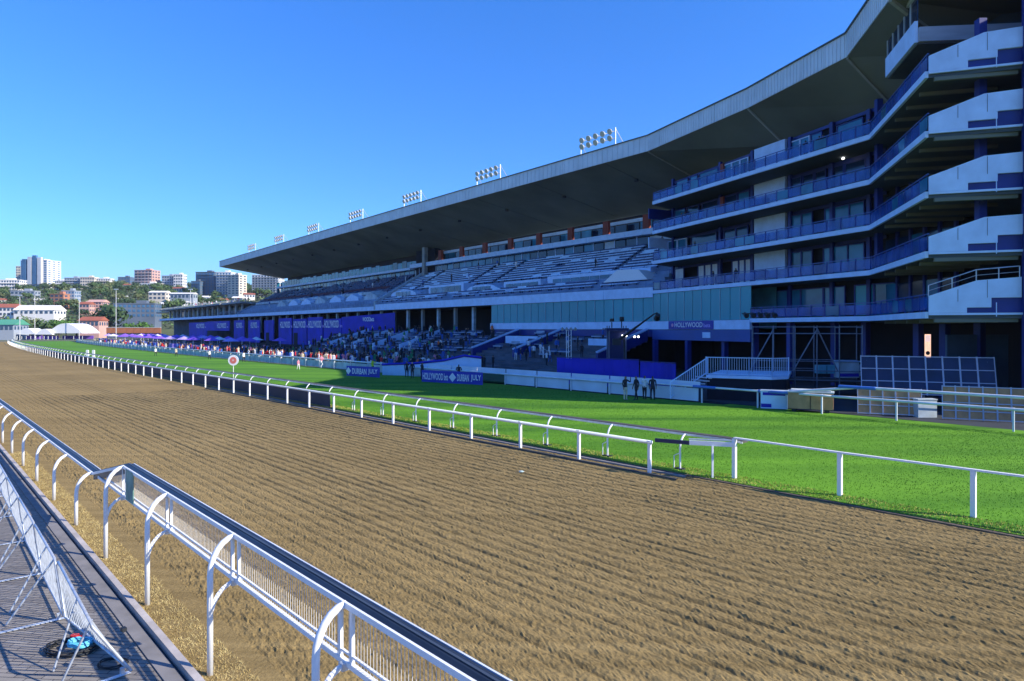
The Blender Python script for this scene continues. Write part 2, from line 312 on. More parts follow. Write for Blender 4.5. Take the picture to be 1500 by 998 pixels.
# =====================================================================
# RAILS
# =====================================================================
def arc_post(base_dir, h, a, r=.045, z0=0, nb=6):      # cantilever post: straight shaft then quarter arc towards base_dir
    d = Vector((base_dir[0], base_dir[1], 0)).normalized(); pts = [Vector((0, 0, z0)), Vector((0, 0, h - .55))]
    for k in range(1, nb + 1):
        q = k / nb * math.pi / 2; pts.append(d * (a * (1 - math.cos(q))) + Vector((0, 0, h - .55 + .5 * math.sin(q))))
    return MB().tube(pts, r, 8)
NDIR = (.745, .667)
def sweep(prof, path, name, m, parent):                # prof: list of (n,z) closed; path: list of (s, n0, z0)
    b = MB(); k = len(prof)
    for (s, n0, z0) in path: b.v += [tuple(T(s, n0 + a, z0 + c)) for a, c in prof]
    for i in range(len(path) - 1):
        for j in range(k):
            j2 = (j + 1) % k; b.f.append((i * k + j, i * k + j2, (i + 1) * k + j2, (i + 1) * k + j))
    b.f.append(tuple(reversed(range(k)))); e = (len(path) - 1) * k; b.f.append(tuple(e + j for j in range(k))); b.mi = [0] * len(b.f)
    return b.build(name, m, parent)
def rectp(a0, a1, z0, z1): return [(a0, z0), (a1, z0), (a1, z1), (a0, z1)]
# --- near rail with cantilever posts ---
NR = thing('running_rail', 'white near rail on curved posts with dark cover and wire mesh panels beside the kerb', 'running rail', T(16, 3.32))
base = NR.location.copy()
def loc(v): return Vector(v) - base
bn = 3.32; sps = [13.55 - 3.4 * k for k in range(0, 7)]
s_hi = [sps[0] + 3.4 - 1.0]
ss_post = [16.95 + 3.36 * k for k in range(-8, 16)]
hi = lambda s: s < 18.0
meshes = {}
def child(o, parent_loc=base): o.location = Vector(o.location) - parent_loc; return o
for s in ss_post:
    H_ = 1.98 if hi(s) else 1.32
    key = H_
    if key not in meshes:
        meshes[key] = arc_post(NDIR, H_ - .03 + .05, .36).mesh('post', WHITE)
    p = inst('post', meshes[key], NR, loc(T(s, bn)))
    for q in p.data.polygons: q.use_smooth = True
    if hi(s):
        if 'br' not in meshes:
            d = Vector((*NDIR, 0)); meshes['br'] = MB().tube([d * (.36 * (1 - math.cos(a))) + Vector((0, 0, .78 + .5 * math.sin(a))) for a in [i * math.pi / 12 for i in range(7)]], .035, 6).mesh('brace', WHITE)
        inst('brace', meshes['br'], NR, loc(T(s, bn)))
        if 'bk' not in meshes: meshes['bk'] = MB().box((0, 0, 0), (.09, .16, .08), TR).mesh('bracket', GALV)
        inst('bracket', meshes['bk'], NR, loc(T(s, bn + .37, 1.27)))
A0 = .36
def bar(name, m, prof, path):
    o = sweep(prof, path, name, m, None); o.parent = NR; o.matrix_parent_inverse = Matrix.Translation(-base); return o
hp = [(-9.5, bn, 1.95), (17.0, bn, 1.95)]; lp = [(20.2, bn, 1.29), (72, bn, 1.29)]
tr_ = [(17.0, bn, 1.95), (20.2, bn, 1.29)]
for path in (hp, lp, tr_):
    bar('rail_cover', COVER, [(A0, .0 if path is not tr_ else -.16), (A0 + .19, .0 if path is not tr_ else -.16), (A0 + .19, .03), (A0 + .14, .055), (A0 + .05, .055), (A0, .03)], path)
    bar('rail_edge', WHITE, rectp(A0 - .035, A0 - .003, -.03, .035), path)
    bar('rail_edge', WHITE_OLD, rectp(A0 + .193, A0 + .215, -.03, .045), path)
    bar('cover_rib', mat('cover_rib', (.05, .065, .09), .5), rectp(A0 + .08, A0 + .11, .056, .066), path)
bar('lower_rail', WHITE, rectp(A0 - .02, A0 + .03, 1.27, 1.33), [(-9.5, bn, 0), (19.6, bn, 0)])
bar('lower_rail', WHITE, rectp(A0 - .01, A0 + .02, 1.40, 1.425), [(-9.5, bn, 0), (18.6, bn, 0)])
WIRE = mat('mesh_wire', (.62, .62, .62), .5, .1)
hs_ = [s for s in ss_post if hi(s)]
for a, c in zip(hs_, hs_[1:] + [hs_[-1] + 1.8]):
    mb = MB(); k = int((c - a) / .065)
    for i in range(1, k):
        s = a + (c - a) * i / k; top = 1.93 if s < 17 else 1.95 - (s - 17) * .287
        p = T(s, bn + A0, 0); mb.box((p.x, p.y, (1.33 + top) / 2), (.0045, .0045, top - 1.33), TR)
    o = mb.build('mesh_panel', WIRE, NR); o.matrix_parent_inverse = Matrix.Translation(-base); kind(o, 'stuff')
    for s in (a + .13, c - .13):
        if s < 17.3: 
            p = T(s, bn + A0 + .005, 0); piece('panel_stile', WHITE, NR, loc((p.x, p.y, 1.63)), (.05, .04, .62), TR)
GREEN = mat('faded_green_board', (.12, .25, .22), .6, .3, 3)
p = T(16.35, bn + A0 - .03, 1.63); q = piece('notice_board', GREEN, NR, loc(p), (.62, .02, .66), TR); q['label'] = 'faded green notice board hung on the mesh'

# --- far dirt rail A ---
FA = thing('running_rail', 'long white tubular rail on square posts along the far side of the dirt track', 'running rail', T(30, 19.4)); base = FA.location.copy()
pm_ = MB().box((0, 0, .54), (.11, .09, 1.08)).box((0, 0, 1.09), (.15, .14, .05)).mesh('post', WHITE)
s = 14.5
while s < 300:
    if s < 75 or int(s / 3.32) % 1 == 0: inst('post', pm_, FA, T(s, 19.4) - base, TR)
    s += 3.32
o = sweep([(.06 * math.cos(a), .06 * math.sin(a) * 1.1) for a in [i * math.pi / 4 for i in range(8)]], [(x, 19.4, 1.06) for x in [14.4] + list(range(90, 302, 10))], 'rail', mat('rail_pvc', (.66, .72, .74), .4, .08), FA); o.matrix_parent_inverse = Matrix.Translation(-base)
for q in o.data.polygons: q.use_smooth = True
# --- grass rail B with hooked posts and dark cover ---
FB = thing('running_rail', 'turf rail on hooked white posts with wide dark cover running behind the white dirt rail', 'running rail', T(30, 20.5)); base = FB.location.copy()
hk = arc_post(NDIR, 1.3, .36, .035).tube([(.0, .0, .62), (-.667 * .25, .745 * .25, .5), (-.667 * .25, .745 * .25, .0)], .02, 5).mesh('post', WHITE)
s = 14.0
while s < 300:
    if s < 205 or True: inst('post', hk, FB, T(s, 20.5) - base)
    s += 3.32
ft = MB().box((0, 0, .06), (.35, .22, .05), TR).mesh('foot_plate', BLACK)
for k in range(12): inst('foot_plate', ft, FB, T(14.0 + 3.32 * k, 20.5) - base)
endp = [(11.7, 20.72 - .36, 1.25), (12.6, 20.55, 1.25)] + [(x, 20.5, 1.25) for x in [14.5, 90] + list(range(100, 302, 10))]
for nm, m, pr in (('rail_cover', mat('worn_dark_cover', (.075, .07, .065), .7, .35, .8, coord='World'), rectp(.34, .66, -.02, .05)), ('rail_edge', GALV, rectp(.30, .337, -.04, .03))):
    o = sweep(pr, endp, nm, m, FB); o.matrix_parent_inverse = Matrix.Translation(-base)
NAVYP = mat('dark_infill_panel', (.012, .018, .05), .7, .4, 1.0)
s = 39.9; k = 0
while s < 205:
    a, c = T(s, 20.25), T(s + 3.28, 20.25); o = pwall('infill_panel', NAVYP, FB, a - base, c - base, .02, 1.0, .04); s += 3.32
strip('panel_footing', dm, 19.95, 20.6, 39.5, 205, .058)['kind'] = 'structure'
# end board joining the two rails
EB = thing('rail_end_board', 'short dark and white end board between turf rail and right hand fence', 'rail board', G(953, 693)); base = EB.location.copy()
a = Vector((4.95, 23.62, 0)); c = Vector((7.36, 22.6, 0)); mid = a.lerp(c, .45) + Vector((-.05, -.12, 0))
pwall('board', mat('navy_board', (.015, .02, .07), .5), EB, a - base, mid - base, 1.09, 1.22, .05)
pwall('board', WHITE, EB, mid - base, c - base, 1.09, 1.24, .05)
pwall('board_edge', GALV, EB, mid + Vector((.02, .15, 0)) - base, c + Vector((0, .25, 0)) - base, 1.25, 1.28, .12)
piece('post', WHITE_OLD, EB, Vector((6.68, 22.74, .55)) - base, (.06, .06, 1.1))
# --- right hand white fence ---
FR = thing('post_rail_fence', 'white post and rail fence beside the turf at the right end of the long rail', 'fence', T(8, 20.8)); base = FR.location.copy()
pts = [(T(11.95, 20.6), 1.36), (T(8.62, 20.8), 1.30), (T(5.28, 21.0), 1.27), (T(1.9, 21.2), 1.25), (T(-1.5, 21.4), 1.25)]
for p, h in pts: piece('post', WHITE, FR, Vector((p.x, p.y, h / 2)) - base, (.12, .12, h), TR)
for (p, h), (q, g) in zip(pts, pts[1:]):
    mb = MB(); pr = Vector((.745, .667, 0)) * .06
    mb.v = [tuple(x - base) for x in (p - pr + Vector((0, 0, h + .003)), p + pr + Vector((0, 0, h + .003)), p + pr + Vector((0, 0, h + .05)), p - pr + Vector((0, 0, h + .05)), q - pr + Vector((0, 0, g + .003)), q + pr + Vector((0, 0, g + .003)), q + pr + Vector((0, 0, g + .05)), q - pr + Vector((0, 0, g + .05)))]
    mb.f = [(0, 3, 2, 1), (4, 5, 6, 7), (0, 1, 5, 4), (1, 2, 6, 5), (2, 3, 7, 6), (3, 0, 4, 7)]; mb.mi = [0] * 6
    mb.build('rail', WHITE, FR)
# --- outer course fence C ---
FC = thing('course_fence', 'outer white course fence with pale boards between the turf and the crowd', 'fence', T(60, 40)); base = FC.location.copy()
cp = MB().box((0, 0, .6), (.08, .08, 1.2)).mesh('post', WHITE_OLD)
s = -2.0
while s < 300: inst('post', cp, FC, T(s, 40) - base, TR); s += 4.0 if s > 12 else 5.2
def railC(z, s0, s1, r=.07, m=None, dz=0, nn=39.93):
    o = MB().tube([T(s0 + (s1 - s0) * i / 24, nn, z + dz * i / 24) for i in range(25)], r, 6).build('rail', m or WHITE_OLD, FC, smooth=True); o.matrix_parent_inverse = Matrix.Translation(-base); return o
railC(1.12, -6, 17, .075); railC(1.12, 17, 30, .07)
railC(1.72, -6, 15.5, .08); railC(1.72, 15.5, 20.3, .075, dz=-.6)
bm_ = mat('blue_rail_pad', (.05, .16, .50), .6)
o = railC(1.72, 14.6, 16.6, .1, bm_, nn=39.9); o = railC(1.12, 19.5, 21.5, .1, bm_, nn=39.9); railC(1.12, 24.5, 26.2, .1, bm_, nn=39.9)
railC(1.15, 62, 300, .09); railC(1.0, 30, 62, .08, nn=39.9)
WB = mat('pale_fence_board', (.58, .66, .78), .6, .1, .6, coord='World')
s = 25.9
while s < 55: 
    if not (43.0 < s < 53): pwall('fence_board', WB, FC, T(s + .05, 40.12) - base, T(s + 3.9, 40.12) - base, .12, .98, .05)
    pwall('fence_board', WB, FC, T(s + .05, 40.35) - base, T(s + 3.9, 40.35) - base, 1.02, 1.42, .05); s += 4
WM = mat('mesh_fence_board', (.42, .50, .56), .7, .3, .9, coord='World')
while s < 296: pwall('fence_board', WM, FC, T(s + .08, 40.12) - base, T(s + 3.9, 40.12) - base, .12, .95, .04); s += 4
# turf marker disc, marker posts, litter
q = G(342, 575); q = T(59.7, 21.3)
MK = thing('distance_marker', 'round white distance marker with red centre on a thin pole', 'marker sign', q)
MB().tube([(0, 0, 0), (0, 0, 1.9)], .03, 6).build('pole', WHITE, MK)
dsc = MB().tube([(0, -.03, 2.3), (0, .03, 2.3)], .45, 28).build('disc', WHITE, MK)
MB().tube([(0, -.045, 2.3), (0, -.031, 2.3)], .29, 24).build('red_centre', mat('faded_red', (.62, .16, .13), .6), MK)
MB().tube([(0, -.05, 2.3), (0, -.0455, 2.3)], .10, 4).build('centre_mark', mat('faded_pink', (.7, .45, .45), .6), MK)
for i, (px, lab) in enumerate(((128, 'left of the two short white marker posts on the far turf'), (137, 'right of the two short white marker posts on the far turf'))):
    Y = 118; x = (px - 750) / 1000 * Y
    o = MB().box((0, 0, .62), (.42, .18, 1.25)).box((0, 0, 1.28), (.36, .14, .06)).box((0, 0, .04), (.6, .4, .08)).build('marker_post', WHITE, loc=(x, Y, .05)); tag(o, lab, 'marker post')
b = MB(); b.tube([(-.09, 0, .05), (.03, .01, .05), (.06, .01, .05), (.09, .012, .05)], [.035, .035, .015, .014], 8)
tag(b.build('plastic_bottle', mat('clear_plastic', (.45, .6, .6), .2), loc=T(14.6, 14.0, .02) if False else G(764, 694) + Vector((0, 0, .02)), smooth=True), 'discarded clear plastic bottle lying on the dirt track', 'bottle')

# =====================================================================
# CROWD BARRIERS on the paving, lower left
# =====================================================================
BARW = mat('barrier_galvanised', (.50, .55, .62), .4, .25, 8, metal=.4)
def barrier(lnA=-.12, lnB=-.12, hA=1.1):
    r = thing('crowd_barrier', '', 'crowd barrier')
    L = 2.78; H_ = 1.1; ln = lnB; fo = lambda x: lnA + (lnB - lnA) * x / L; ho = lambda x: hA + (1.1 - hA) * x / L
    f = MB(); f.tube([(0, 0, .12), (0, fo(0), hA - .06), (.06, fo(0), hA), (L - .06, ln, H_), (L, ln, H_ - .06), (L, 0, .12), (0, 0, .12)], .022, 6, cap=False); f.build('frame', BARW, r, smooth=True)
    b = MB()
    for i in range(1, 24): x = L * i / 24; b.tube([(x, -.0, .12), (x, fo(x), ho(x))], .009, 4, cap=False)
    b.build('infill_bar', BARW, r)
    for x in (.18,): 
        MB().box((x, -.42, .02), (.07, .95, .012)).box((x, -.05, .07), (.05, .05, .1)).build('foot', BARW, r)
        MB().tube([(x - .1, fo(x), ho(x)), (x + .28, -.75, .03)], .017, 5).build('brace', BARW, r)
    MB().tube([(1.0, fo(1.0), ho(1.0)), (1.05, -.66, .02)], .017, 5).build('brace', BARW, r)
    MB().box((.1, -.06, .7), (.08, .06, .05)).build('clamp', BLACK, r)
    return r
bN = barrier(-.5, -.12, .97); b0 = barrier()
labs = ['nearest crowd barrier on the pavers with coiled cable lying beneath it', 'crowd barrier second from the near end of the leaning row', 'crowd barrier third from the near end of the leaning row', 'crowd barrier fourth from the near end of the leaning row', 'crowd barrier fifth from the near end of the leaning row', 'crowd barrier sixth from the near end of the leaning row', 'crowd barrier seventh in the leaning row beside the kerb', 'crowd barrier eighth in the leaning row beside the kerb']
for i in range(8):
    r = bN if i == 0 else b0 if i == 1 else copy_tree(b0); s0 = 10.9 + 2.84 * i; n0 = 2.42 - .22 * min(i, 1) * 1 + .03 * i
    a = T(s0, 2.45 if i == 0 else 2.02 + .045 * i); c = T(s0 + 2.84, 2.02 + .045 * (i + 1)); d = c - a
    r.location = a; r.rotation_euler = (0, 0, math.atan2(d.y, d.x)); r['label'] = labs[i]; r['group'] = 'crowd barriers along the kerb'
# the local -y side must be the side away from the track (to the left)
for o in [x for x in COL.objects if x.name.startswith('crowd_barrier')]: o.scale = (1, -1, 1)
def coil(label, c, rad, m, turns, th):
    pts = []; 
    for i in range(turns * 14): a = i / 14 * 2 * math.pi; rr_ = rad * (1 + .25 * math.sin(a * .37 + i) * .4); pts.append((rr_ * math.cos(a), rr_ * .75 * math.sin(a), .02 + .012 * (i // 14) + .01 * random.random()))
    o = MB().tube(pts, th, 5).build('cable_coil', m, loc=c, smooth=True); return tag(o, label, 'cable')
cc = G(108, 952)
coil('loose black cable coiled on the pavers under the nearest barrier', cc, .38, BLACK, 6, .012)
coil('pale blue cable loops inside the black cable coil', cc + Vector((.1, .0, .06)), .16, mat('blue_cable', (.12, .50, .68), .5), 6, .018)
tag(MB().box((0, 0, .1), (.1, .07, .07)).tube([(.05, 0, .1), (.14, 0, .1)], .03, 8).build('cable_plug', mat('red_plug', (.6, .03, .03), .5), loc=cc + Vector((-.06, .12, .05))), 'small red industrial plug lying on the cable coil', 'plug')
coil('thin black cable loop lying right of the nearest barrier', G(165, 975), .2, BLACK, 3, .01)
# =====================================================================
# THE LONG GRANDSTAND
# =====================================================================
GS = thing('grandstand', 'long grey roofed grandstand with tiered seating and glass suites left of the balcony tower', 'grandstand', (0, 0, 0))
T_END = 192
# roof: fascia + soffit, continues over the tower
RF = [Vector((-100.0, 233.6)), Vector((16.3, 81.5)), Vector((22.7, 65.6)), Vector((26.2, 53.3)), Vector((24.4, 44.0)), Vector((24.0, 42.2)), Vector((39.0, 38.0))]
RB = [S(169, 14).to_2d(), Vector((S(-1.2, 14).x, S(-1.2, 14).y)), Vector((27.0, 67.3)), Vector((30.9, 55.6)), Vector((30.8, 47.0)), Vector((33.5, 45.9)), Vector((44, 46))]
zf, zb = 26.2, 21.4
ZB = [21.4, 21.9, 23.1, 23.3, 24.0, 26.1, 26.1]
TOPB = [24.0, 24.4, 25.4, 25.6, 26.4, 27.8, 27.9]
b = MB()
def q4(b, a, c, e, f, mi=0): b.poly([a, c, e, f], mi)
v3 = lambda p, z: (p.x, p.y, z)
for i in range(6):
    k = 1 if i else 12
    for j in range(k):
        u0, u1 = j / k, (j + 1) / k
        a, c = RF[i].lerp(RF[i + 1], u0), RF[i].lerp(RF[i + 1], u1); d, e = RB[i].lerp(RB[i + 1], u0), RB[i].lerp(RB[i + 1], u1)
        zd, ze = ZB[i] + (ZB[i + 1] - ZB[i]) * u0, ZB[i] + (ZB[i + 1] - ZB[i]) * u1; td, te = TOPB[i] + (TOPB[i + 1] - TOPB[i]) * u0, TOPB[i] + (TOPB[i + 1] - TOPB[i]) * u1
        b.poly([v3(a, zf), v3(d, zd), v3(e, ze), v3(c, zf)]); b.poly([v3(a, 28.0), v3(c, 28.0), v3(e, te), v3(d, td)])
        b.poly([v3(d, zd), v3(d, td), v3(e, te), v3(e, ze)]); b.poly([v3(a, zf), v3(c, zf), v3(c, 28.0), v3(a, 28.0)])
b.poly([v3(RF[0], zf), v3(RF[0], 28.0), v3(RB[0], TOPB[0]), v3(RB[0], ZB[0])]); b.poly([v3(RF[6], zf), v3(RB[6], ZB[6]), v3(RB[6], TOPB[6]), v3(RF[6], 28.0)])
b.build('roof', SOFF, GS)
for i in range(5):                                     # fascia sheets with ribs
    a, c = RF[i], RF[i + 1]; d = (c - a).normalized(); nrm = Vector((d.y, -d.x)); nrm = nrm if nrm.x < 0 else -nrm
    L = (c - a).length; k = max(1, round(L / (7.6 if i == 0 else 2.6)))
    for j in range(k):
        p = a + d * (L * j / k + .02) + nrm * .06; q = a + d * (L * (j + 1) / k - .02) + nrm * .06
        pwall('fascia_panel', FASC, GS, p, q, 26.22, 28.06, .08)
    mb = MB(); sp = .9 if i == 0 else .42; k = int(L / sp)
    for j in range(k): p = a + d * (L * (j + .5) / k) + nrm * .12; mb.box((p.x, p.y, 27.15), (.05 if i else .04, .06, 1.8), math.atan2(d.y, d.x))
    kind(mb.build('fascia_rib', FASC, GS), 'stuff')
    p = a + nrm * .1; q = c + nrm * .1; pwall('roof_trim', mat('dark_flashing', (.06, .08, .09), .5), GS, p, q, 28.06, 28.16, .3)
for i in range(1, 5):                                  # soffit beams at the kinks
    a, c = RF[i], RB[i]; mb = MB(); mb.tube([(a.x, a.y, zf - .02), (c.x, c.y, ZB[i] - .02)], .16, 4); mb.build('soffit_beam', mat('soffit_beam_paint', (.30, .31, .27), .8), GS)
for i in range(13):                                    # joints and lamps under the long soffit
    u0 = (i + .5) / 13; a, c = RF[0].lerp(RF[1], u0), RB[0].lerp(RB[1], u0); zz = ZB[0] + (ZB[1] - ZB[0]) * u0
    MB().tube([(a.x, a.y, zf - .01), (c.x, c.y, zz - .01)], .035, 4).build('soffit_joint', mat('joint_sealant', (.11, .12, .11), .9), GS)
    p = a.lerp(c, .35); MB().tube([(p.x, p.y, zf + (zz - zf) * .35 - .35), (p.x, p.y, zf + (zz - zf) * .35 - .02)], .28, 8).build('soffit_lamp', BLACK, GS)
# upper tier deck with steps and benches
def tier(t0, t1, D0, D1, z0, z1, k, name, m):
    b = MB(); zprev = z0
    for i in range(k):
        a = D0 + (D1 - D0) * i / k; c = D0 + (D1 - D0) * (i + 1) / k; z = z0 + (z1 - z0) * (i + 1) / k
        b.prism([S(t0, a).to_2d(), S(t1, a).to_2d(), S(t1, c + .02).to_2d(), S(t0, c + .02).to_2d()], z - .7, z)
    return b.build(name, m, GS)
DECK = mat('tier_concrete', (.19, .28, .42), .85, .25, .6, coord='World')
tier(0.2, T_END - 22, .6, 12, 9.9, 16.4, 14, 'upper_terrace', DECK)
def benches(name, t0, t1, D0, D1, z0, z1, k, ln, gap, mA, mB, skip, aisles=9.0):
    a = MB(); c = MB()
    for i in range(k):
        D = D0 + (D1 - D0) * (i + .55) / k; z = z0 + (z1 - z0) * (i + 1) / k; t = t0
        while t < t1:
            if (t - t0) % aisles < 1.3: t += 1.3; continue
            if RNG.random() > skip:
                p = S(t + ln / 2, D, z + .42); a.box(p, (ln, .38, .15), UR); p = S(t + ln / 2, D + .25, z + .62); (a if RNG.random() < .15 else c).box(p, (ln, .06, .26), UR)
                for e in (.2, ln - .2): p = S(t + e, D, z + .2); c.box(p, (.06, .3, .4), UR)
            t += ln + gap
    kind(a.build(name, mA, GS), 'stuff'); kind(c.build('bench_back', mB, GS), 'stuff')
benches('bench_seat', 1, 73, 4.6, 12, 12.2, 16.4, 9, 2.1, .12, SEAT, DSEAT, .03)
benches('bench_seat', 1, 73, .9, 2.4, 9.9, 10.8, 2, 2.1, .12, SEAT, DSEAT, .05)
benches('bench_seat', 76, 168, 5, 12, 12.4, 16.4, 8, 2.0, .4, DSEAT, DSEAT, .2)
# front fascia of the upper tier and its rail
for t0, t1 in [(k * 8.2, k * 8.2 + 8.15) for k in range(36)]:
    if t1 < 300: pwall('tier_fascia', STSHADEWHITE, GS, S(t0, 0), S(t1, 0), 8.75, 9.95 if t0 < 70 else 9.6, .35)
mb = MB()
for k in range(150): p = S(k * 1.3, .1, 10.35); mb.box(p, (.04, .04, .8), UR)
mb.wall(S(0, .1), S(195, .1), 10.72, 10.78, .06); mb.wall(S(0, .1), S(195, .1), 10.3, 10.34, .04); kind(mb.build('tier_railing', mat('blue_grey_rail', (.12, .2, .42), .5), GS), 'stuff')
# hospitality boxes on the lower rows of the upper tier (with glass fronts)
def hbox(px0, px1, y0, y1, D, depth, vault=False):
    t0, t1 = t_at(px1, D), t_at(px0, D); tm_ = (t0 + t1) / 2; P = S(tm_, D)
    z1 = 5 - (y0 - HZ) * P.y / 1000; z0 = 5 - (y1 - HZ) * P.y / 1000
    b = MB()
    if vault:
        prof = []; Lh = (t1 - t0) / 2
        for i in range(9): a = math.pi * i / 8; prof.append((tm_ - Lh * math.cos(a) if True else 0, z0 + (z1 - z0) * (math.sin(a) ** .55)))
        k = len(prof); b.v = [tuple(S(t, D, z)) for t, z in prof] + [tuple(S(t, D + depth, z)) for t, z in prof]
        b.f = [tuple(range(k)), tuple(k + i for i in reversed(range(k)))] + [(i, i + k, (i + 1) % k + k, (i + 1) % k) for i in range(k)]; b.mi = [0] * len(b.f)
    else: b.prism([S(t0, D).to_2d(), S(t1, D).to_2d(), S(t1, D + depth).to_2d(), S(t0, D + depth).to_2d()], z0, z1)
    o = b.build('hospitality_box', STSHADEWHITE, GS)
    k = max(1, int((t1 - t0) / 2.2)); w0 = (t1 - t0) * (.22 if vault else .06)
    for i in range(k):
        a = t0 + w0 + (t1 - t0 - 2 * w0) * i / k; c = t0 + w0 + (t1 - t0 - 2 * w0) * (i + 1) / k
        pwall('window_pane', GLASS, o, S(a + .08, D - .05), S(c - .08, D - .05), z0 + (z1 - z0) * .2, z0 + (z1 - z0) * .78, .05)
for a in ((628, 679, 417, 431, 2.6, 3), (738, 792, 411, 428, 2.6, 3, False), (572, 610, 425, 437, 2.6, 3, True), (682, 730, 417, 431, 2.4, 3.2, True)): hbox(*a)
hbox(802, 953, 399, 422, 3.2, 3)
# white tent roof over the box by the tower
t0, t1 = t_at(955, 2), t_at(890, 2); zt = 5 + (HZ - 412) * .0865 
b = MB(); pr = [(t0, zt), (t0 + 1.5, zt + 1.3), (t1 - 2.5, zt + 1.5), (t1, zt)]
b.v = [tuple(S(t, 1.2, z)) for t, z in pr] + [tuple(S(t, 4.5, z)) for t, z in pr]; b.f = [(0, 1, 2, 3), (7, 6, 5, 4), (0, 4, 5, 1), (1, 5, 6, 2), (2, 6, 7, 3), (3, 7, 4, 0)]; b.mi = [0] * 6
b.build('canopy', TENT, GS)
# suites at the back: windows row, white gallery edge, top storey with red columns, white ceiling strip
D = 12.1
pwall('suite_back_wall', DARKIN, GS, S(-1, 15.5), S(169, 15.5), 15.5, 22, .3)
for t0 in range(-1, 165, 8):
    pwall('suite_floor', STSHADEWHITE, GS, S(t0, 11.6), S(t0 + 7.96, 11.6), 18.35 if t0 < 73 else 18.0, 19.15 if t0 < 73 else 18.5, 1.3)
    pwall('ceiling_strip', STSHADEWHITE, GS, S(t0, 14.3), S(t0 + 7.96, 14.3), 21.0, 21.5, .3) if t0 < 73 else None
t = 0.0; i = 0
while t < 166:
    r_ = RNG.random(); far = t > 74
    if 70 < t < 75: t += 2.3; continue
    m = (GLASS if r_ < .5 else GLASSD if r_ < .85 else WM)
    pwall('window_pane', m, GS, S(t + .1, D), S(t + 2.1, D), 16.5, 18.2 if not far else 17.9, .06)
    if i % 2 == 0: pwall('mullion', STSHADEWHITE, GS, S(t - .06, D - .05), S(t + .06, D - .05), 16.45, 18.3, .12)
    if far: pwall('window_pane', GLASS if 88 < t < 150 or r_ < .3 else GLASSD, GS, S(t + .1, 12.6), S(t + 2.1, 12.6), 18.6, 20.1 if r_ < .5 else 20.4, .06)
    t += 2.25; i += 1
for k in range(9): t = 3 + 8 * k; pwall('red_column', RED, GS, S(t, 11.9), S(t + 1.1, 11.9), 19.15, 21.3, .5)
t = 0
while t < 74:
    pwall('window_pane', GLASSD if RNG.random() < .7 else GLASS, GS, S(t + .1, 14.6), S(t + 2.4, 14.6), 19.2, 21.0, .06); t += 2.55
# side stair wall between the two halves and the dark structure beside it
b = MB(); b.v = [tuple(S(t, D_, z)) for t in (73.2, 73.9) for D_, z in ((-.2, 8.9), (-.2, 10.6), (12, 17.6), (12, 15.9))]; b.f = [(0, 1, 2, 3), (7, 6, 5, 4), (0, 4, 5, 1), (1, 5, 6, 2), (2, 6, 7, 3), (3, 7, 4, 0)]; b.mi = [0] * 6
b.build('stair_wall', WM, GS)
pwall('stair_tower', DARKIN, GS, S(70, 13.2), S(78, 13.2), 9, 22, 2.4)
pwall('column', CONC, GS, S(72, 11), S(73, 11), 16, 22.3, .8)
# far half: awnings of pale vaults
for k in range(7):
    t = 78 + 9.5 * k; b = MB(); pr = [(t, 10.9), (t + 1.2, 12.2), (t + 4, 12.9), (t + 6.8, 12.2), (t + 8, 10.9)]; n_ = 5
    b.v = [tuple(S(a, 3, z)) for a, z in pr] + [tuple(S(a, 6.2, z + .8)) for a, z in pr]; b.f = [(0, 1, 2, 3, 4), (9, 8, 7, 6, 5)] + [(i, i + 5, (i + 1) % 5 + 5, (i + 1) % 5) for i in range(5)]; b.mi = [0] * 7
    b.build('awning', STSHADEWHITE if k % 3 else WM, GS)
pwall('banner_strip', mat('dark_maroon', (.06, .012, .04), .8), GS, S(80, 6.6), S(166, 6.6), 13.2, 14.4, .1)
pwall('pale_strip', WM, GS, S(82, 4.2), S(166, 4.2), 12.6, 13.2, .1)
# undercroft: columns, dark back wall, ceiling
pwall('undercroft_wall', DARKIN, GS, S(-2, 9), S(300, 9), 0, 9.2, .4)
kind(MB().prism([S(0, .2).to_2d(), S(300, .2).to_2d(), S(300, 9).to_2d(), S(0, 9).to_2d()], 8.6, 8.75).build('undercroft_ceiling', DARKIN, GS), 'structure')
for k in range(26):
    t = 34 + 5.6 * k
    pwall('column', WM if k % 2 else CONC, GS, S(t, 1.4), S(t + .55, 1.4), 3.9, 8.62, .5)
# glazed restaurant front between the stairs and the tower
TG = 33.0; k = 20
for i in range(k):
    a, c = TG * i / k, TG * (i + 1) / k
    pwall('window_pane', GLASSL, GS, S(a + .04, .05), S(c - .04, .05), 5.9, 8.72, .05)
    if i % 2 == 0: pwall('mullion', mat('pale_mullion', (.3, .42, .46), .4), GS, S(a - .03, .0), S(a + .03, .0), 5.9, 8.74, .1)
pwall('room_back_wall', mat('dim_teal_room', (.05, .22, .27), .8, .4, .5, coord='World'), GS, S(0.1, 2.8), S(TG - .1, 2.8), 5.0, 8.6, .1)
for i in range(26):
    t = 1 + i * 1.25; o = piece('dining_table', SEAT, GS, S(t, 1.3, 6.45), (.8, .7, .08), UR + .3); piece('chair', DSEAT if i % 2 else GLASS, GS, S(t + .5, 1.2, 6.5), (.4, .4, .9), UR + .2)
for t0 in [TG * i / 4 for i in range(4)]:
    pwall('white_band', STSHADEWHITE, GS, S(t0 + .01, -.05), S(t0 + TG / 4 - .01, -.05), 4.95, 5.88, .3)
    pwall('navy_band', NAVY, GS, S(t0, .02), S(t0 + TG / 4, .02), 4.05, 4.93, .2)
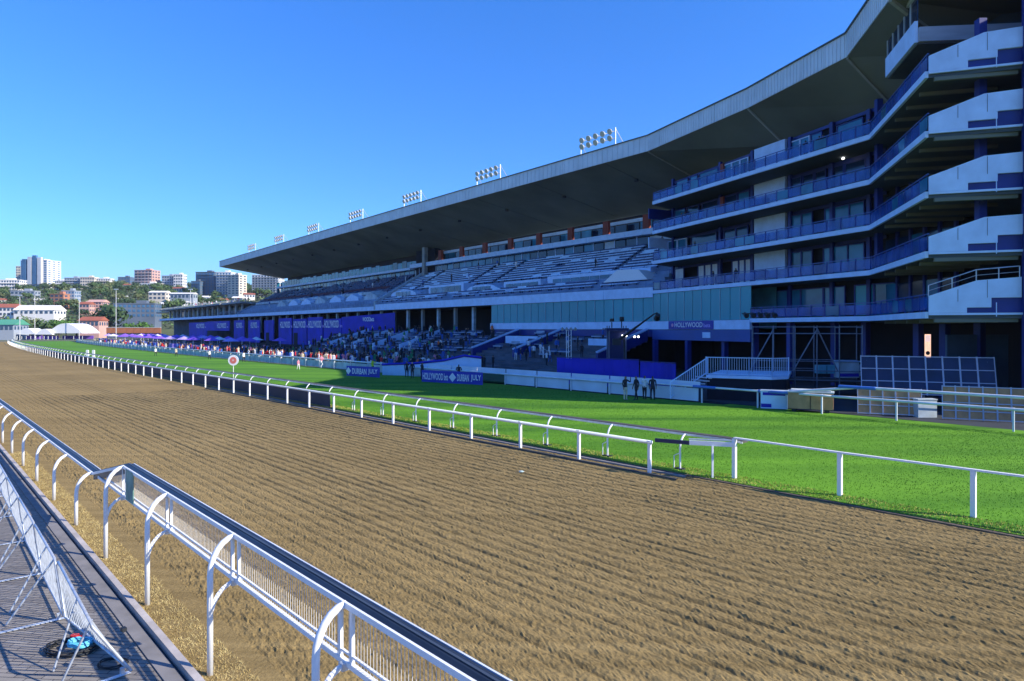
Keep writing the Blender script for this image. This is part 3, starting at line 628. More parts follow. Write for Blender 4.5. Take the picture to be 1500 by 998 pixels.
# lower terrace with steps, cross walls and benches
ter = MB()
for i in range(12):
    a, c = -12 + i, -11 + i; z = (i + 1) * .33
    ter.prism([S(1, a).to_2d(), S(88, a).to_2d(), S(88, c + .02).to_2d(), S(1, c + .02).to_2d()], z - .6, z)
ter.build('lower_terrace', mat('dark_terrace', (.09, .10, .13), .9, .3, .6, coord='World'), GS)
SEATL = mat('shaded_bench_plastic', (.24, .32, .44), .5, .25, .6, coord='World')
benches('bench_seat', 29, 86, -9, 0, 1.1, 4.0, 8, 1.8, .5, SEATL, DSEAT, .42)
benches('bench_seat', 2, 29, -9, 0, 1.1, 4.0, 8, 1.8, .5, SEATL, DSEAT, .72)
for t in (.8, 16.2, 25.7, 47, 57, 66, 76):
    b = MB(); lo = -8.6
    b.v = [tuple(S(tt, D_, z)) for tt in (t - .16, t + .16) for D_, z in ((lo, 1.0), (lo, 2.3), (-.3, 4.9), (-.3, 3.6))]; b.f = [(0, 1, 2, 3), (7, 6, 5, 4), (0, 4, 5, 1), (1, 5, 6, 2), (2, 6, 7, 3), (3, 7, 4, 0)]; b.mi = [0] * 6
    wl = b.build('cross_wall', NAVY if t < 30 else STSHADEWHITE, GS)
    MB().tube([S(t, lo, 2.36), S(t, -.3, 4.96)], .2, 4).build('coping', STSHADEWHITE, wl)
pwall('white_screen', STSHADEWHITE, GS, S(17.5, -3.4), S(24.6, -3.4), 2.4, 4.0, .2)
pwall('white_screen', STSHADEWHITE, GS, S(3, -3.4), S(7.5, -3.4), 2.4, 3.8, .2)
# royal blue hoardings of the far half with lettering
for (a, c, z0, z1) in [(88, 98, 1.2, 7.3), (98.6, 108, 1.0, 7.8), (108.6, 118, 1.0, 7.5), (119, 129, 1.0, 7.8), (133, 141, 1.8, 7.4), (145, 156, 1.0, 7.6), (160, 171, 1.0, 7.7), (176, 205, 4.4, 7.6), (205, 232, 2.0, 7.4)]:
    h = pwall('hoarding', ROYAL, GS, S(a + .05, -1), S(c - .05, -1), z0, z1, .2)
b = MB(); b.poly([S(88, -1, 1.2), S(88, -1, 7.6), S(66, 0.5, 8.2), S(66, .5, 3.2)]); b.poly([S(88, -.9, 1.2), S(66, .6, 3.2), S(66, .6, 8.2), S(88, -.9, 7.6)]); b.build('fabric_wall', ROYAL, GS)
for tc, w_ in ((93, 8.2), (103, 8.2), (113.0, 8.2), (123.5, 7.5), (150, 6), (165, 6), (185, 11), (214, 12)):
    p = S(tc + .4, -1.14, 6.1); lettering('HOLLYWOOD', w_, 1.7, GS, p, UR + math.pi); 
    p = S(tc - w_ * .62 + .1, -1.14, 5.7); lettering('bets', w_ * .16, .7, GS, p, UR + math.pi, mat('sign_lilac', (.45, .35, .8), .5))
lettering('HOLLYWOODbets', 10, .9, GS, S(77.5, -.45, 7.0), UR + math.pi - math.atan2(1.5, 22))
for tc in (91, 116, 138): pwall('doorway', DARKIN, GS, S(tc - 1.3, -1.14), S(tc + 1.3, -1.14), 1.0, 4.0, .04)
pwall('plinth', DARKIN, GS, S(86, -.8), S(232, -.8), 0, 1.15, .6)
# ---- low stand extension at the far end ----
EX = thing('low_stand_extension', 'low flat topped stand wing with pale blue fascia beyond the roof end', 'grandstand', (0, 0, 0))
for t0 in range(192, 296, 8): pwall('deck_edge', CONC, EX, S(t0, 3), S(t0 + 7.95, 3), 13.2, 13.75, 6)
kind(MB().prism([S(168, 3.2).to_2d(), S(340, 6).to_2d(), S(340, 20).to_2d(), S(168, 20).to_2d()], 13.0, 13.5).build('deck', CONC, EX), 'structure')
pwall('deck_edge', CONC, EX, S(170, 3), S(191.9, 3), 13.2, 13.75, 5)
for k in range(16): pwall('column', WM, EX, S(176 + 7.5 * k, 3.2), S(177 + 7.5 * k, 3.2), 9.8, 13.2, .6)
pwall('back_wall', mat('dim_blue_wall', (.04, .07, .12), .8, .4, .4, coord='World'), EX, S(170, 7), S(300, 7), 0, 13.1, .3)
mb = MB()
for k in range(110): p = S(175 + k * 1.2, 2.4, 14.2); mb.box(p, (.06, .06, .9), UR)
mb.wall(S(172, 2.4), S(300, 2.4), 14.6, 14.7, .06); kind(mb.build('deck_railing', GALV, EX), 'stuff')
for k in range(12): pwall('window_pane', GLASS if k % 3 else GLASSD, EX, S(178 + 9 * k, 6.7), S(185 + 9 * k, 6.7), 10.4, 12.6, .06)
# floodlight rigs on the roof edge
FL = thing('floodlight_rig', '', 'floodlights')
mb = MB().box((-3.2, 0, 1.2), (.12, .12, 2.5)).box((3.2, 0, 1.35), (.12, .12, 2.9)).box((0, 0, 1.45), (6.5, .08, .08)).box((0, 0, 2.35), (6.5, .08, .08)); mb.tube([(3.2, 0, 2.7), (3.6, 1.8, .1)], .05, 5).tube([(-3.2, 0, 2.4), (-3.4, 1.6, .1)], .05, 5)
mb.build('frame', GALV, FL)
lm = MB().tube([(0, .28, 0), (0, .12, 0), (0, -.16, -.1), (0, -.2, -.12)], [.10, .24, .40, .40], 12).mesh('lamp', [mat('lamp_housing', (.5, .54, .58), .35, .1, metal=.4)])
for i in range(5):
    for z in (1.55, 2.4): inst('lamp', lm, FL, (-2.6 + 1.3 * i, -.25, z))
lb = ['floodlight rig nearest the balcony tower on the grandstand roof edge', 'second floodlight rig from the right along the grandstand roof edge', 'third floodlight rig from the right along the grandstand roof edge', 'fourth floodlight rig from the right along the grandstand roof edge', 'fifth floodlight rig from the right along the grandstand roof edge', 'sixth floodlight rig, second from the far end of the roof edge', 'last floodlight rig at the far left end of the roof edge']
for i, t in enumerate((10.2, 34.9, 59.6, 84.3, 109, 133.7, 158.4)):
    r = FL if i == 0 else copy_tree(FL); r.location = S(t, .8, 27.9); r.rotation_euler = (0, 0, UR + math.pi); r['label'] = lb[i]; r['group'] = 'floodlight rigs on the roof edge'

# =====================================================================
# THE BALCONY TOWER
# =====================================================================
TW = thing('balcony_tower', 'tall dark blue balcony tower with glass railed floors and white stepped parapets at the right', 'grandstand tower', (0, 0, 0))
A = Vector((16.8, 81)); B = Vector((27.9, 53)); C = Vector((24.4, 40)); Dp = Vector((28.75, 38.5)); E2 = Vector((36, 35.75))
dAB = (B - A).normalized(); nAB = Vector((-dAB.y, dAB.x)); nAB = nAB if nAB.x > 0 else -nAB
dBC = (C - B).normalized(); nBC = Vector((-dBC.y, dBC.x)); nBC = nBC if nBC.x > 0 else -nBC
dCD = (Dp - C).normalized(); nCD = Vector((-dCD.y, dCD.x)); nCD = nCD if nCD.y > 0 else -nCD
F0 = Vector((20.2, 85)); F1 = A + nAB * 3.6; F2 = Vector((30.4, 55.4)); F3 = Vector((30.6, 46.8)); F4 = Vector((38, 43.5))
dF = (F2 - F1).normalized()
def pa(px, base_, d): r = (px - 750) / 1000; return base_ + d * ((base_.x - r * base_.y) / (r * d.y - d.x))
LV = [5.9, 9.45, 12.95, 16.5, 20.0]
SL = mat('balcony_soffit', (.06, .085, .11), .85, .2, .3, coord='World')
for li, L in enumerate(LV):
    st = A if li else pa(1100, A, dAB)
    poly = [st, B, C, Dp, E2, E2 + Vector((8, 8)), Vector((46, 60)), F2 + nAB * 10, (F0 if li else F1 + dF * 16) + nAB * 10, F0 if li else F1 + dF * 16]
    zt = L - .03
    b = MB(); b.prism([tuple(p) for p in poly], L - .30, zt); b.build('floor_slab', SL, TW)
    for (p, q, nn) in ((st, B, -nAB), (B, C, -nBC)):
        pwall('slab_edge', STSHADEWHITE, TW, p + nn * .08, q + nn * .08, L - .28, L + .10, .2)
    pwall('slab_edge', STSHADEWHITE, TW, C - nCD * .1, Dp - nCD * .1, L - .10, L + .02, .14)
    # slab brackets under the B-C swing
    for u in (.2, .4, .6, .8, 1.0):
        p = B.lerp(C, u); pwall('soffit_beam', SOFF, TW, p + nBC * .3, p + nBC * 4.5, L - .52, L - .305, .22)
    for (p, q, nn) in ((st, B, -nAB), (B, C, -nBC)):
        ln = (q - p).length; k = max(1, round(ln / 1.45)); d = (q - p).normalized(); i0 = 0
        for i in range(k):
            a, c = p + d * (ln * i / k + .07) + nn * .04, p + d * (ln * (i + 1) / k - .07) + nn * .04
            pwall('balustrade_panel', BAL if RNG.random() < .85 else GLASS, TW, a, c, L + .22, L + .98, .03)
            a = p + d * (ln * i / k) + nn * .02; pwall('baluster', NAVY, TW, a - d * .04, a + d * .04, L + .1, L + 1.1, .07)
        pwall('handrail', mat('blue_handrail', (.04, .10, .34), .4), TW, p, q, L + 1.1, L + 1.16, .09)
    # white stepped parapet on C-D
    if li: prof = [(0, 0), (0, .92), (2.75, 1.9), (4.62, 1.98), (4.62, .85), (3.4, .85), (3.4, .42), (1.95, .42), (1.95, 0)]
    else: prof = [(0, 0), (0, 1.0), (2.4, 1.85), (4.55, 2.0), (4.55, .85), (3.1, .85), (3.1, .3), (1.9, .3), (1.9, 0)]
    b = MB(); k = len(prof)
    for off in (-.16, .0):
        for x, z in prof: p = C + dCD * x + nCD * off; b.v.append((p.x, p.y, L + .03 + z))
    b.f = [tuple(range(k)), tuple(k + i for i in reversed(range(k)))] + [(i, i + k, (i + 1) % k + k, (i + 1) % k) for i in range(k)]; b.mi = [0] * len(b.f)
    b.build('parapet', STSHADEWHITE, TW)
    for x in (1.45, 2.9):
        p = C + dCD * x - nCD * .165; piece('parapet_joint', mat('joint_dark', (.12, .16, .22), .9), TW, (p.x, p.y, L + .03 + (1.0 if x < 2 else 1.35)), (.025, .02, .7 if x < 2 else 1.0), math.atan2(dCD.y, dCD.x))
    # navy infill under the steps
    pwall('parapet_base', NAVY, TW, C + dCD * 1.8 + nCD * .02, Dp + nCD * .02, L + .03, L + 1.0, .04)
    p0 = C + dCD * 3.3 - nCD * .3; MB().tube([(p0.x, p0.y, L - .2), (p0.x, p0.y, L + .6)], .025, 5).build('pipe', STSHADEWHITE, TW)
# parapet railing on the lowest wall
mb = MB()
pr = [(0, 1.0), (1.2, 1.42), (2.4, 1.85), (3.5, 1.93), (4.5, 2.0)]
pp = [C + dCD * x + nCD * .0 for x, z in pr]
mb.tube([(p.x, p.y, 5.93 + z + .62) for p, (x, z) in zip(pp, pr)], .03, 5); mb.tube([(p.x, p.y, 5.93 + z + .3) for p, (x, z) in zip(pp, pr)], .015, 5)
for p, (x, z) in zip(pp, pr): mb.tube([(p.x, p.y, 5.93 + z), (p.x, p.y, 5.93 + z + .62)], .03, 5)
mb.build('parapet_railing', GALV, TW)
# facade core behind the balconies, floor by floor
for li, L in enumerate(LV):
    top = (LV + [23.35])[li + 1] - (.3 if li < 4 else 0); top = top if li < 4 else 23.3
    a0 = F1 if li else F1 + dF * 15.5
    pwall('core_wall', DARKIN, TW, (F0 if li else a0) + nAB * .35, F2 + nAB * .35, L, top, .2)
    pwall('core_wall', DARKIN, TW, F2 + Vector((.3, 0)), F3 + Vector((.3, 0)), L, top, .2); pwall('core_wall', DARKIN, TW, F3 + Vector((.2, .3)), F4, L, top, .2)
    def fx(px): return pa(px, F1, dF)
    segs = []
    if li: 
        pwall('white_wall', STSHADEWHITE if li < 4 else STSHADEWHITE, TW, fx(1107) - nAB * .05, fx(1152) - nAB * .05, L, top, .3)
        o = piece('balcony_planter', mat('dark_planter', (.03, .04, .12), .7), TW, (*(fx(1130) - nAB * 1.3), L + .9), (1.6, .7, .75), math.atan2(dF.y, dF.x)) if li < 4 else None
    wins = {4: [(992, 1008, 'G'), (1012, 1022, 'G'), (1026, 1052, 'G'), (1062, 1072, 'W'), (1074, 1084, 'W'), (1086, 1096, 'W'), (1160, 1172, 'W'), (1174, 1186, 'W'), (1190, 1204, 'G'), (1228, 1264, 'G')],
            3: [(990, 1004, 'G'), (1008, 1024, 'D'), (1030, 1052, 'D'), (1064, 1080, 'D'), (1083, 1098, 'G'), (1158, 1174, 'D'), (1178, 1192, 'D'), (1196, 1210, 'D'), (1216, 1236, 'D'), (1240, 1268, 'D')],
            2: [(966, 978, 'G'), (980, 992, 'W'), (994, 1006, 'W'), (1014, 1050, 'D'), (1062, 1078, 'D'), (1080, 1096, 'D'), (1158, 1174, 'G'), (1176, 1190, 'G'), (1210, 1222, 'G'), (1224, 1244, 'G'), (1246, 1266, 'G')],
            1: [(966, 982, 'G'), (990, 1002, 'C'), (1024, 1032, 'C'), (1034, 1042, 'C'), (1044, 1052, 'C'), (1074, 1082, 'C'), (1084, 1091, 'C'), (1093, 1100, 'C'), (1158, 1174, 'G'), (1176, 1190, 'G'), (1208, 1218, 'G'), (1220, 1242, 'G'), (1244, 1266, 'G')],
            0: [(1112, 1124, 'G'), (1128, 1154, 'G'), (1157, 1173, 'G'), (1175, 1206, 'G'), (1209, 1238, 'G'), (1254, 1280, 'P'), (1283, 1310, 'G')]}[li]
    mm = {'G': GLASS, 'D': GLASSD, 'W': GLASS, 'C': mat('lit_curtain', (.62, .66, .72), .7), 'P': GLASSL}
    for x0, x1, kx in wins:
        p, q = fx(x0), fx(x1); zb_ = L + (.9 if kx in 'W' else .25); zt_ = min(top - .35, L + 2.75)
        pn = pwall('window_pane', mm[kx], TW, p - nAB * .02, q - nAB * .02, zb_, zt_, .08)
        fm = STSHADEWHITE if kx == 'W' else NAVY
        for (e, g, h0, h1) in ((p - dF * .1, p - dF * .0, zb_ - .08, zt_ + .1), (q, q + dF * .1, zb_ - .08, zt_ + .1)): pwall('window_frame', fm, TW, e - nAB * .06, g - nAB * .06, h0, h1, .14)
        pwall('window_frame', fm, TW, p - nAB * .06, q - nAB * .06, zt_, zt_ + .1, .12)
        if kx == 'W': pwall('window_frame', fm, TW, p - nAB * .06, q - nAB * .06, zb_ - .1, zb_, .12)
    # navy spandrel and piers
    if li: pwall('spandrel', NAVY, TW, F0 - nAB * .03, F2 - nAB * .03, top - .28, top, .1)
    for px in (986, 1055, 1102, 1157, 1218, 1272): 
        if li or px > 1102: p = fx(px); pwall('pier', NAVY, TW, p - nAB * .1, p + dF * .35 - nAB * .1, L, top - .001, .3)
    p = fx(1058)
    if li > 2: pwall('red_pier', RED, TW, p - nAB * .12, p + dF * .5 - nAB * .12, L, top - .3, .32)
    # bay behind B-C
    for k in range(5):
        p = F2.lerp(F3, k / 5); q = F2.lerp(F3, (k + .86) / 5); pwall('window_pane', GLASSD if (k + li) % 3 else GLASS, TW, p - Vector((.02, 0)), q - Vector((.02, 0)), L + .3, min(top - .4, L + 2.7), .08)
        pwall('pier', NAVY, TW, q + (p - q) * .0 - Vector((.06, 0)), F2.lerp(F3, (k + 1) / 5) - Vector((.06, 0)), L, top - .002, .2)
    for k in range(3):
        p = F3.lerp(F4, k / 3 + .05); q = F3.lerp(F4, k / 3 + .27); pwall('window_pane', GLASSD if k != 1 else mat('khaki_blind', (.10, .10, .06), .8), TW, p - Vector((.1, .1)), q - Vector((.1, .1)), L + .1, L + 2.5, .08)
    # columns at the slab edge near B and C
    for pnt in (B + nAB * 1.2 + Vector((0, 1)), C + nBC * 3.2 + Vector((0, 1.2))):
        if li > 0: pwall('column', NAVY, TW, pnt, pnt + Vector((.45, 0)), L, top, .45)
for li in (1, 2, 3, 4):                                # left end face of the tower floors
    L = LV[li]; pwall('end_panel', STSHADEWHITE, TW, A + nAB * .1 - dAB * .0, A + nAB * 3.4, L + .11, L + .9, .1)
    pwall('end_wall', STSHADEWHITE if li == 3 else NAVY, TW, A - dAB * 2.0 + nAB * .6, F0 - nAB * .3, L - 1.6, L - .35, .15) if li in (3, 4) else None
# small lamps under the slabs
for (px, li, Y) in ((1235, 4, 58.5), (1178, 4, 66)):
    v = V(px, 0, Y); inst('ceiling_lamp', MB().tube([(0, 0, -.12), (0, 0, 0)], [.12, .05], 8).mesh('ceiling_lamp', mat('lamp_glow', (1, 1, .95), emit=((1, .98, .9), 6))), TW, (v.x, v.y, LV[li] - .31))
# right hand navy column and unseen tower body raised to cast the turf shadow
pwall('corner_column', NAVY, TW, Dp - nCD * .25, Dp + dCD * .75 - nCD * .25, 0, 26.1, .55)
pwall('unseen_body_wall', NAVY, TW, Dp + dCD * .8, E2, 0, 29, .4)
pwall('unseen_body_wall', NAVY, TW, E2, E2 + Vector((9, 9)), 0, 29, .4)
# glazing and sign band at the foot of the left half (level 2 slab down to the undercroft)
pe = pa(1101, A, dAB); Lg = (pe - A).length
for i in range(11):
    a, c = A + dAB * (Lg * i / 11 + .04), A + dAB * (Lg * (i + 1) / 11 - .04)
    pwall('window_pane', GLASSL, TW, a - nAB * .02, c - nAB * .02, 5.92, 9.14, .05)
    pwall('mullion', mat('pale_mullion', (.3, .42, .46), .4), TW, a - dAB * .07 - nAB * .05, a - nAB * .05, 5.9, 9.14, .09) if i % 2 == 0 else None
pwall('room_back_wall', MATS['dim_teal_room'], TW, A + nAB * 3 , pe + nAB * 3, 5.0, 9.1, .1)
for i in range(14): piece('dining_table', SEAT, TW, (*(A + dAB * (1 + i * 1.15) + nAB * 1.2), 6.5), (.7, .7, .08), i); piece('chair', GLASS if i % 2 else DSEAT, TW, (*(A + dAB * (1.5 + i * 1.15) + nAB * 1.2), 6.6), (.4, .4, .9), i)
pwall('pale_curtain', MATS['mesh_fence_board'], TW, A + dAB * 2.0 + nAB * .5, A + dAB * 3.1 + nAB * .5, 6, 9.1, .05)
pwall('white_band', STSHADEWHITE, TW, A - nAB * .1, pe - nAB * .1, 4.95, 5.88, .3)
pwall('navy_band', mat('mid_navy', (.02, .07, .30), .5, .15, .4, coord='World'), TW, A - nAB * .05, pe - nAB * .05, 3.75, 4.93, .25)
sgn = pwall('sign_board', SIGNBLUE, TW, A + dAB * 3.5 - nAB * .29, A + dAB * 11.4 - nAB * .29, 4.98, 5.86, .06)
sa = math.atan2(dAB.y, dAB.x)
mid = A + dAB * 7.2 - nAB * .34; lettering('HOLLYWOOD', 5.0, .55, TW, (mid.x, mid.y, 5.45), sa)
mid = A + dAB * 10.4 - nAB * .34; lettering('bets', 1.1, .42, TW, (mid.x, mid.y, 5.38), sa, mat('sign_lilac', (.45, .35, .8), .5))
mid = A + dAB * 4.3 - nAB * .345; MB().tube([(mid.x, mid.y, 5.42), (mid.x - nAB.x * .02, mid.y - nAB.y * .02, 5.42)], .22, 5).build('star_emblem', mat('sign_pink', (.75, .35, .5), .5), TW)
mid = A + dAB * 9.5 - nAB * .2; pwall('small_notice', STSHADEWHITE, TW, mid, mid + dAB * 1.3, 4.05, 4.65, .04)
pwall('added_rear_wall', DARKIN, TW, F0 + nAB * 10, F2 + nAB * 10, 0, 25, .3); pwall('added_rear_wall', DARKIN, TW, F2 + nAB * 10, Vector((46, 60)), 0, 25, .3); pwall('added_rear_wall', DARKIN, TW, Vector((46, 60)), E2 + Vector((8, 8)), 0, 25, .3)  # rear walls added to keep sun from coming in behind
pwall('end_wall', DARKIN, TW, F0, F0 + nAB * 10, 0, 23, .3)
pwall('upper_wall', mat('dim_grey_blue', (.08, .13, .2), .8), TW, Vector((31, 46.5)), Vector((39, 44)), 20, 27, .3)
# ground floor: columns and dark rear wall
pwall('ground_floor_wall', DARKIN, TW, A + nAB * 9, B + nAB * 7, 0, 5.6, .3); pwall('ground_floor_wall', DARKIN, TW, B + nAB * 7, F4 + Vector((0, 2)), 0, 5.6, .3)
for (px, Y) in ((960, 79), (1008, 74.5), (1062, 70), (1106, 66.5), (1158, 62), (1223, 60), (1268, 57), (1345, 52.5), (1384, 49.5), (1435, 47)):
    v = V(px, 0, Y); hc = 3.72 if px < 1100 else 5.58; piece('column', NAVY, TW, (v.x, v.y, hc / 2), (.5, .5, hc), .3)
v = V(1420, 0, 47); pwall('pale_wall', mat('dim_blue_plaster', (.06, .12, .20), .8, .2), TW, (v.x - 1.6, v.y), (v.x + 2.6, v.y), 1.0, 4.6, .2)
v = V(1359, 0, 51); piece('lit_poster', mat('lit_poster', (.6, .35, .2), .6, .5, 3, emit=((1, .62, .45), .7)), TW, (v.x, v.y, 3.6), (.42, .08, 2.0))
# hanging glazed box above the top right balcony
g = [Vector((26.95, 48.9)), Vector((25.5, 42.9)), Vector((31.6, 42.3)), Vector((33, 49))]
b = MB(); b.prism([tuple(p) for p in g], 22.9, 23.3); HB = b.build('glazed_box_floor', SL, TW)
pwall('box_parapet', STSHADEWHITE, TW, g[0] - Vector((.1, 0)), g[1] - Vector((.1, 0)), 23.0, 24.35, .2)
pwall('box_parapet', mat('soft_grey_panel', (.35, .37, .42), .7), TW, g[1] - Vector((0, .1)), g[2] - Vector((0, .1)), 23.0, 23.9, .2)
for k in range(5):
    p = g[0].lerp(g[1], k / 5); q = g[0].lerp(g[1], (k + 1) / 5); pwall('window_pane', GLASSD, TW, p, q, 24.35, 25.9, .06); pwall('window_frame', WM, TW, p - Vector((.05, 0)), p.lerp(q, .07) - Vector((.05, 0)), 24.35, 25.95, .1)
pwall('box_roof_edge', WM, TW, g[0] - Vector((.1, 0)), g[1] - Vector((.1, 0)), 25.92, 26.15, .2)
pwall('end_wall', DARKIN, GS, S(-.6, 4.5), S(-.6, 17), 9.5, 22, .3)  # added to stop sun leaking in between stand and tower
pp_ = V(1359, 0, 50.93); MB().tube([(pp_.x, pp_.y, 3.2), (pp_.x, pp_.y - .03, 3.2)], .15, 12).build('poster_mark', BLACK, TW); piece('poster_band', mat('poster_pink', (.6, .4, .45), .6, emit=((1, .75, .75), .5)), TW, (pp_.x, pp_.y - .02, 4.3), (.36, .02, .5))
# walls that close the long stand, the rear one added to keep sun out
pwall('added_rear_wall', DARKIN, GS, S(-1, 17), S(170, 17), 0, 22.5, .4)
b = MB(); b.v = [tuple(S(t, D_, z)) for t in (169.8, 170.3) for D_, z in ((-.2, 8.9), (-.2, 10.3), (12, 16.9), (12, 12.9))]; b.f = [(0, 1, 2, 3), (7, 6, 5, 4), (0, 4, 5, 1), (1, 5, 6, 2), (2, 6, 7, 3), (3, 7, 4, 0)]; b.mi = [0] * 6; b.build('side_wall', mat('pale_side_wall', (.30, .38, .48), .8, .1), GS)
for k in range(4): pwall('window_pane', GLASS, GS, S(170, 12.2 + 1.1 * k), S(170, 13.1 + 1.1 * k), 16.5, 20.2, .1)
# =====================================================================
# SCREEN OF THINGS BETWEEN FENCE AND STANDS
# =====================================================================
STEEL = mat('scaffold_tube', (.15, .18, .25), .5, .2, 4, metal=.3)
# raised viewing platform with white bar railing and steps
PF = thing('viewing_platform', 'raised dark platform with white barred railings and a stair beside the scaffold', 'platform', (0, 0, 0))
P0, P1, P2 = Vector((13.7, 48.2)), Vector((17.6, 46.2)), Vector((19.0, 46.9))
Pb = Vector((17.5, 52.5))
b = MB(); b.prism([tuple(p) for p in (P0, P1, P2, Pb + Vector((4, 0)), Pb + Vector((-1, 1.5)))], 1.55, 1.75); b.build('deck', STSHADEWHITE, PF)
b = MB(); b.prism([tuple(p) for p in (P0 + Vector((.1, .1)), P1 + Vector((0, .15)), P2 + Vector((-.1, .1)), Pb + Vector((3.8, -.2)), Pb + Vector((-1, 1.2)))], 0, 1.54); b.build('skirt', mat('black_drape', (.006, .008, .02), .9, .2), PF)
def barrail(parent, p, q, z0, z1, h, per=.16, m=WHITE):
    p = Vector(p); q = Vector(q); L = (q - p).length; k = max(1, int(L / per)); b = MB()
    for i in range(1, k):
        u = i / k; c = p.lerp(q, u); zz = z0 + (z1 - z0) * u; b.tube([(c.x, c.y, zz + .1), (c.x, c.y, zz + h)], .014, 4)
    kind(b.build('railing_bar', m, parent), 'stuff')
    MB().tube([(p.x, p.y, z0 + h), (q.x, q.y, z1 + h)], .03, 5).tube([(p.x, p.y, z0 + .1), (q.x, q.y, z1 + .1)], .025, 5).build('rail', m, parent)
    for c, zz in ((p, z0), (q, z1)): MB().tube([(c.x, c.y, zz), (c.x, c.y, zz + h + .05)], .04, 5).build('post', m, parent)
for a, c in ((P0, P0.lerp(P1, .33)), (P0.lerp(P1, .33), P0.lerp(P1, .66)), (P0.lerp(P1, .66), P1), (P1, P2)): barrail(PF, a, c, 1.75, 1.75, 1.25, m=STSHADEWHITE)
sb = Vector((11.0, 47.4)); st0 = P0 + Vector((.1, .5))
for side in (Vector((0, 0)), Vector((.6, 1.8))): barrail(PF, sb + side, P0 + side, .15, 1.75, 1.15, m=STSHADEWHITE)
for i in range(8):
    u = i / 8; c = sb.lerp(P0, u + .06) + Vector((.3, .9)); piece('step', GALV, PF, (c.x, c.y, .2 + 1.5 * u), (.34, 1.9, .06), math.atan2((P0 - sb).y, (P0 - sb).x))
# scaffold stage under the first balcony
SF = thing('scaffold_stage', 'steel tube scaffold with diagonal braces under the lowest tower balcony', 'scaffold', (0, 0, 0))
g0, g1 = Vector((18.3, 52)), Vector((25.4, 49.5)); gd = (g1 - g0); off = Vector((1.1, 3.0))
for row in (0, 1):
    for i in range(6):
        c = g0 + gd * (i / 5) + off * row; MB().tube([(c.x, c.y, 0), (c.x, c.y, 5.25)], .045, 5).build('standard', STEEL, SF)
    for z in (1.2, 1.9, 2.6, 4.65, 5.15):
        c, d = g0 + off * row, g1 + off * row; MB().tube([(c.x, c.y, z), (d.x, d.y, z)], .035, 5).build('ledger', STEEL, SF)
for i in (0, 2, 3):
    c, d = g0 + gd * (i / 5), g0 + gd * ((i + 1) / 5); 
    if i == 3: c, d = d, c
    MB().tube([(c.x - .1 * gd.x / 5, c.y - .05, 1.9), (d.x, d.y - .05, 5.0)], .05, 5).build('brace', STEEL, SF)
for i in range(6): c = g0 + gd * (i / 5); MB().tube([(c.x, c.y, 5.1), ((c + off).x, (c + off).y, 5.1)], .035, 5).build('transom', STEEL, SF)
pwall('scaffold_deck', mat('dark_ply', (.05, .045, .05), .8), SF, g0 + off * .5 + Vector((0, 0)), g1 + off * .5, 1.05, 1.15, 2.8)
# rows of stage lamps clamped at the corner of the lowest slab
cl = thing('stage_light_bar', 'black row of stage lamps clamped along the lowest balcony edge', 'stage lights', (18.2, 53.4, 5.9))
for i in range(5): MB().tube([(.55 * i, -.5, .1), (.55 * i, 0, .28)], [.2, .14], 8).build('lamp', BLACK, cl)
MB().tube([(-.2, .05, .3), (2.5, .05 - .8 * 0, .3)], .04, 5).build('bar', BLACK, cl)
# equipment on the scaffold
def cab(name, label, cat, px, pyb, Y, w, d, h, m, extra=None):
    v = V(px, pyb, Y); r = thing(name, label, cat, (v.x, v.y, v.z)); MB().box((0, 0, h / 2), (w, d, h)).build('body', m, r)
    if extra: extra(r)
    return r
cab('equipment_cabinet', 'pale blue equipment cabinet with white lid standing on the scaffold deck', 'cabinet', 1240, 553, 50.5, 1.5, .8, 1.15, WM, lambda r: (MB().box((0, 0, 1.19), (1.6, .9, .08)).build('lid', STSHADEWHITE, r), MB().box((0, -.41, .2), (1.4, .02, .25)).build('blue_stripe', ROYAL, r)))
cab('storage_tubs', 'light teal storage tubs left of the white lidded cabinet', 'tubs', 1208, 547, 51, 1.2, .7, .62, mat('teal_tub', (.08, .32, .42), .5), lambda r: MB().box((0, -.36, .3), (.04, .02, .6)).build('seam', DARKIN, r))
cab('notice_panel', 'small white panel standing right of the white lidded cabinet', 'panel', 1264, 551, 50.5, .55, .12, .85, STSHADEWHITE, lambda r: MB().box((0, -.07, .4), (.4, .02, .5)).build('print', GALV, r))
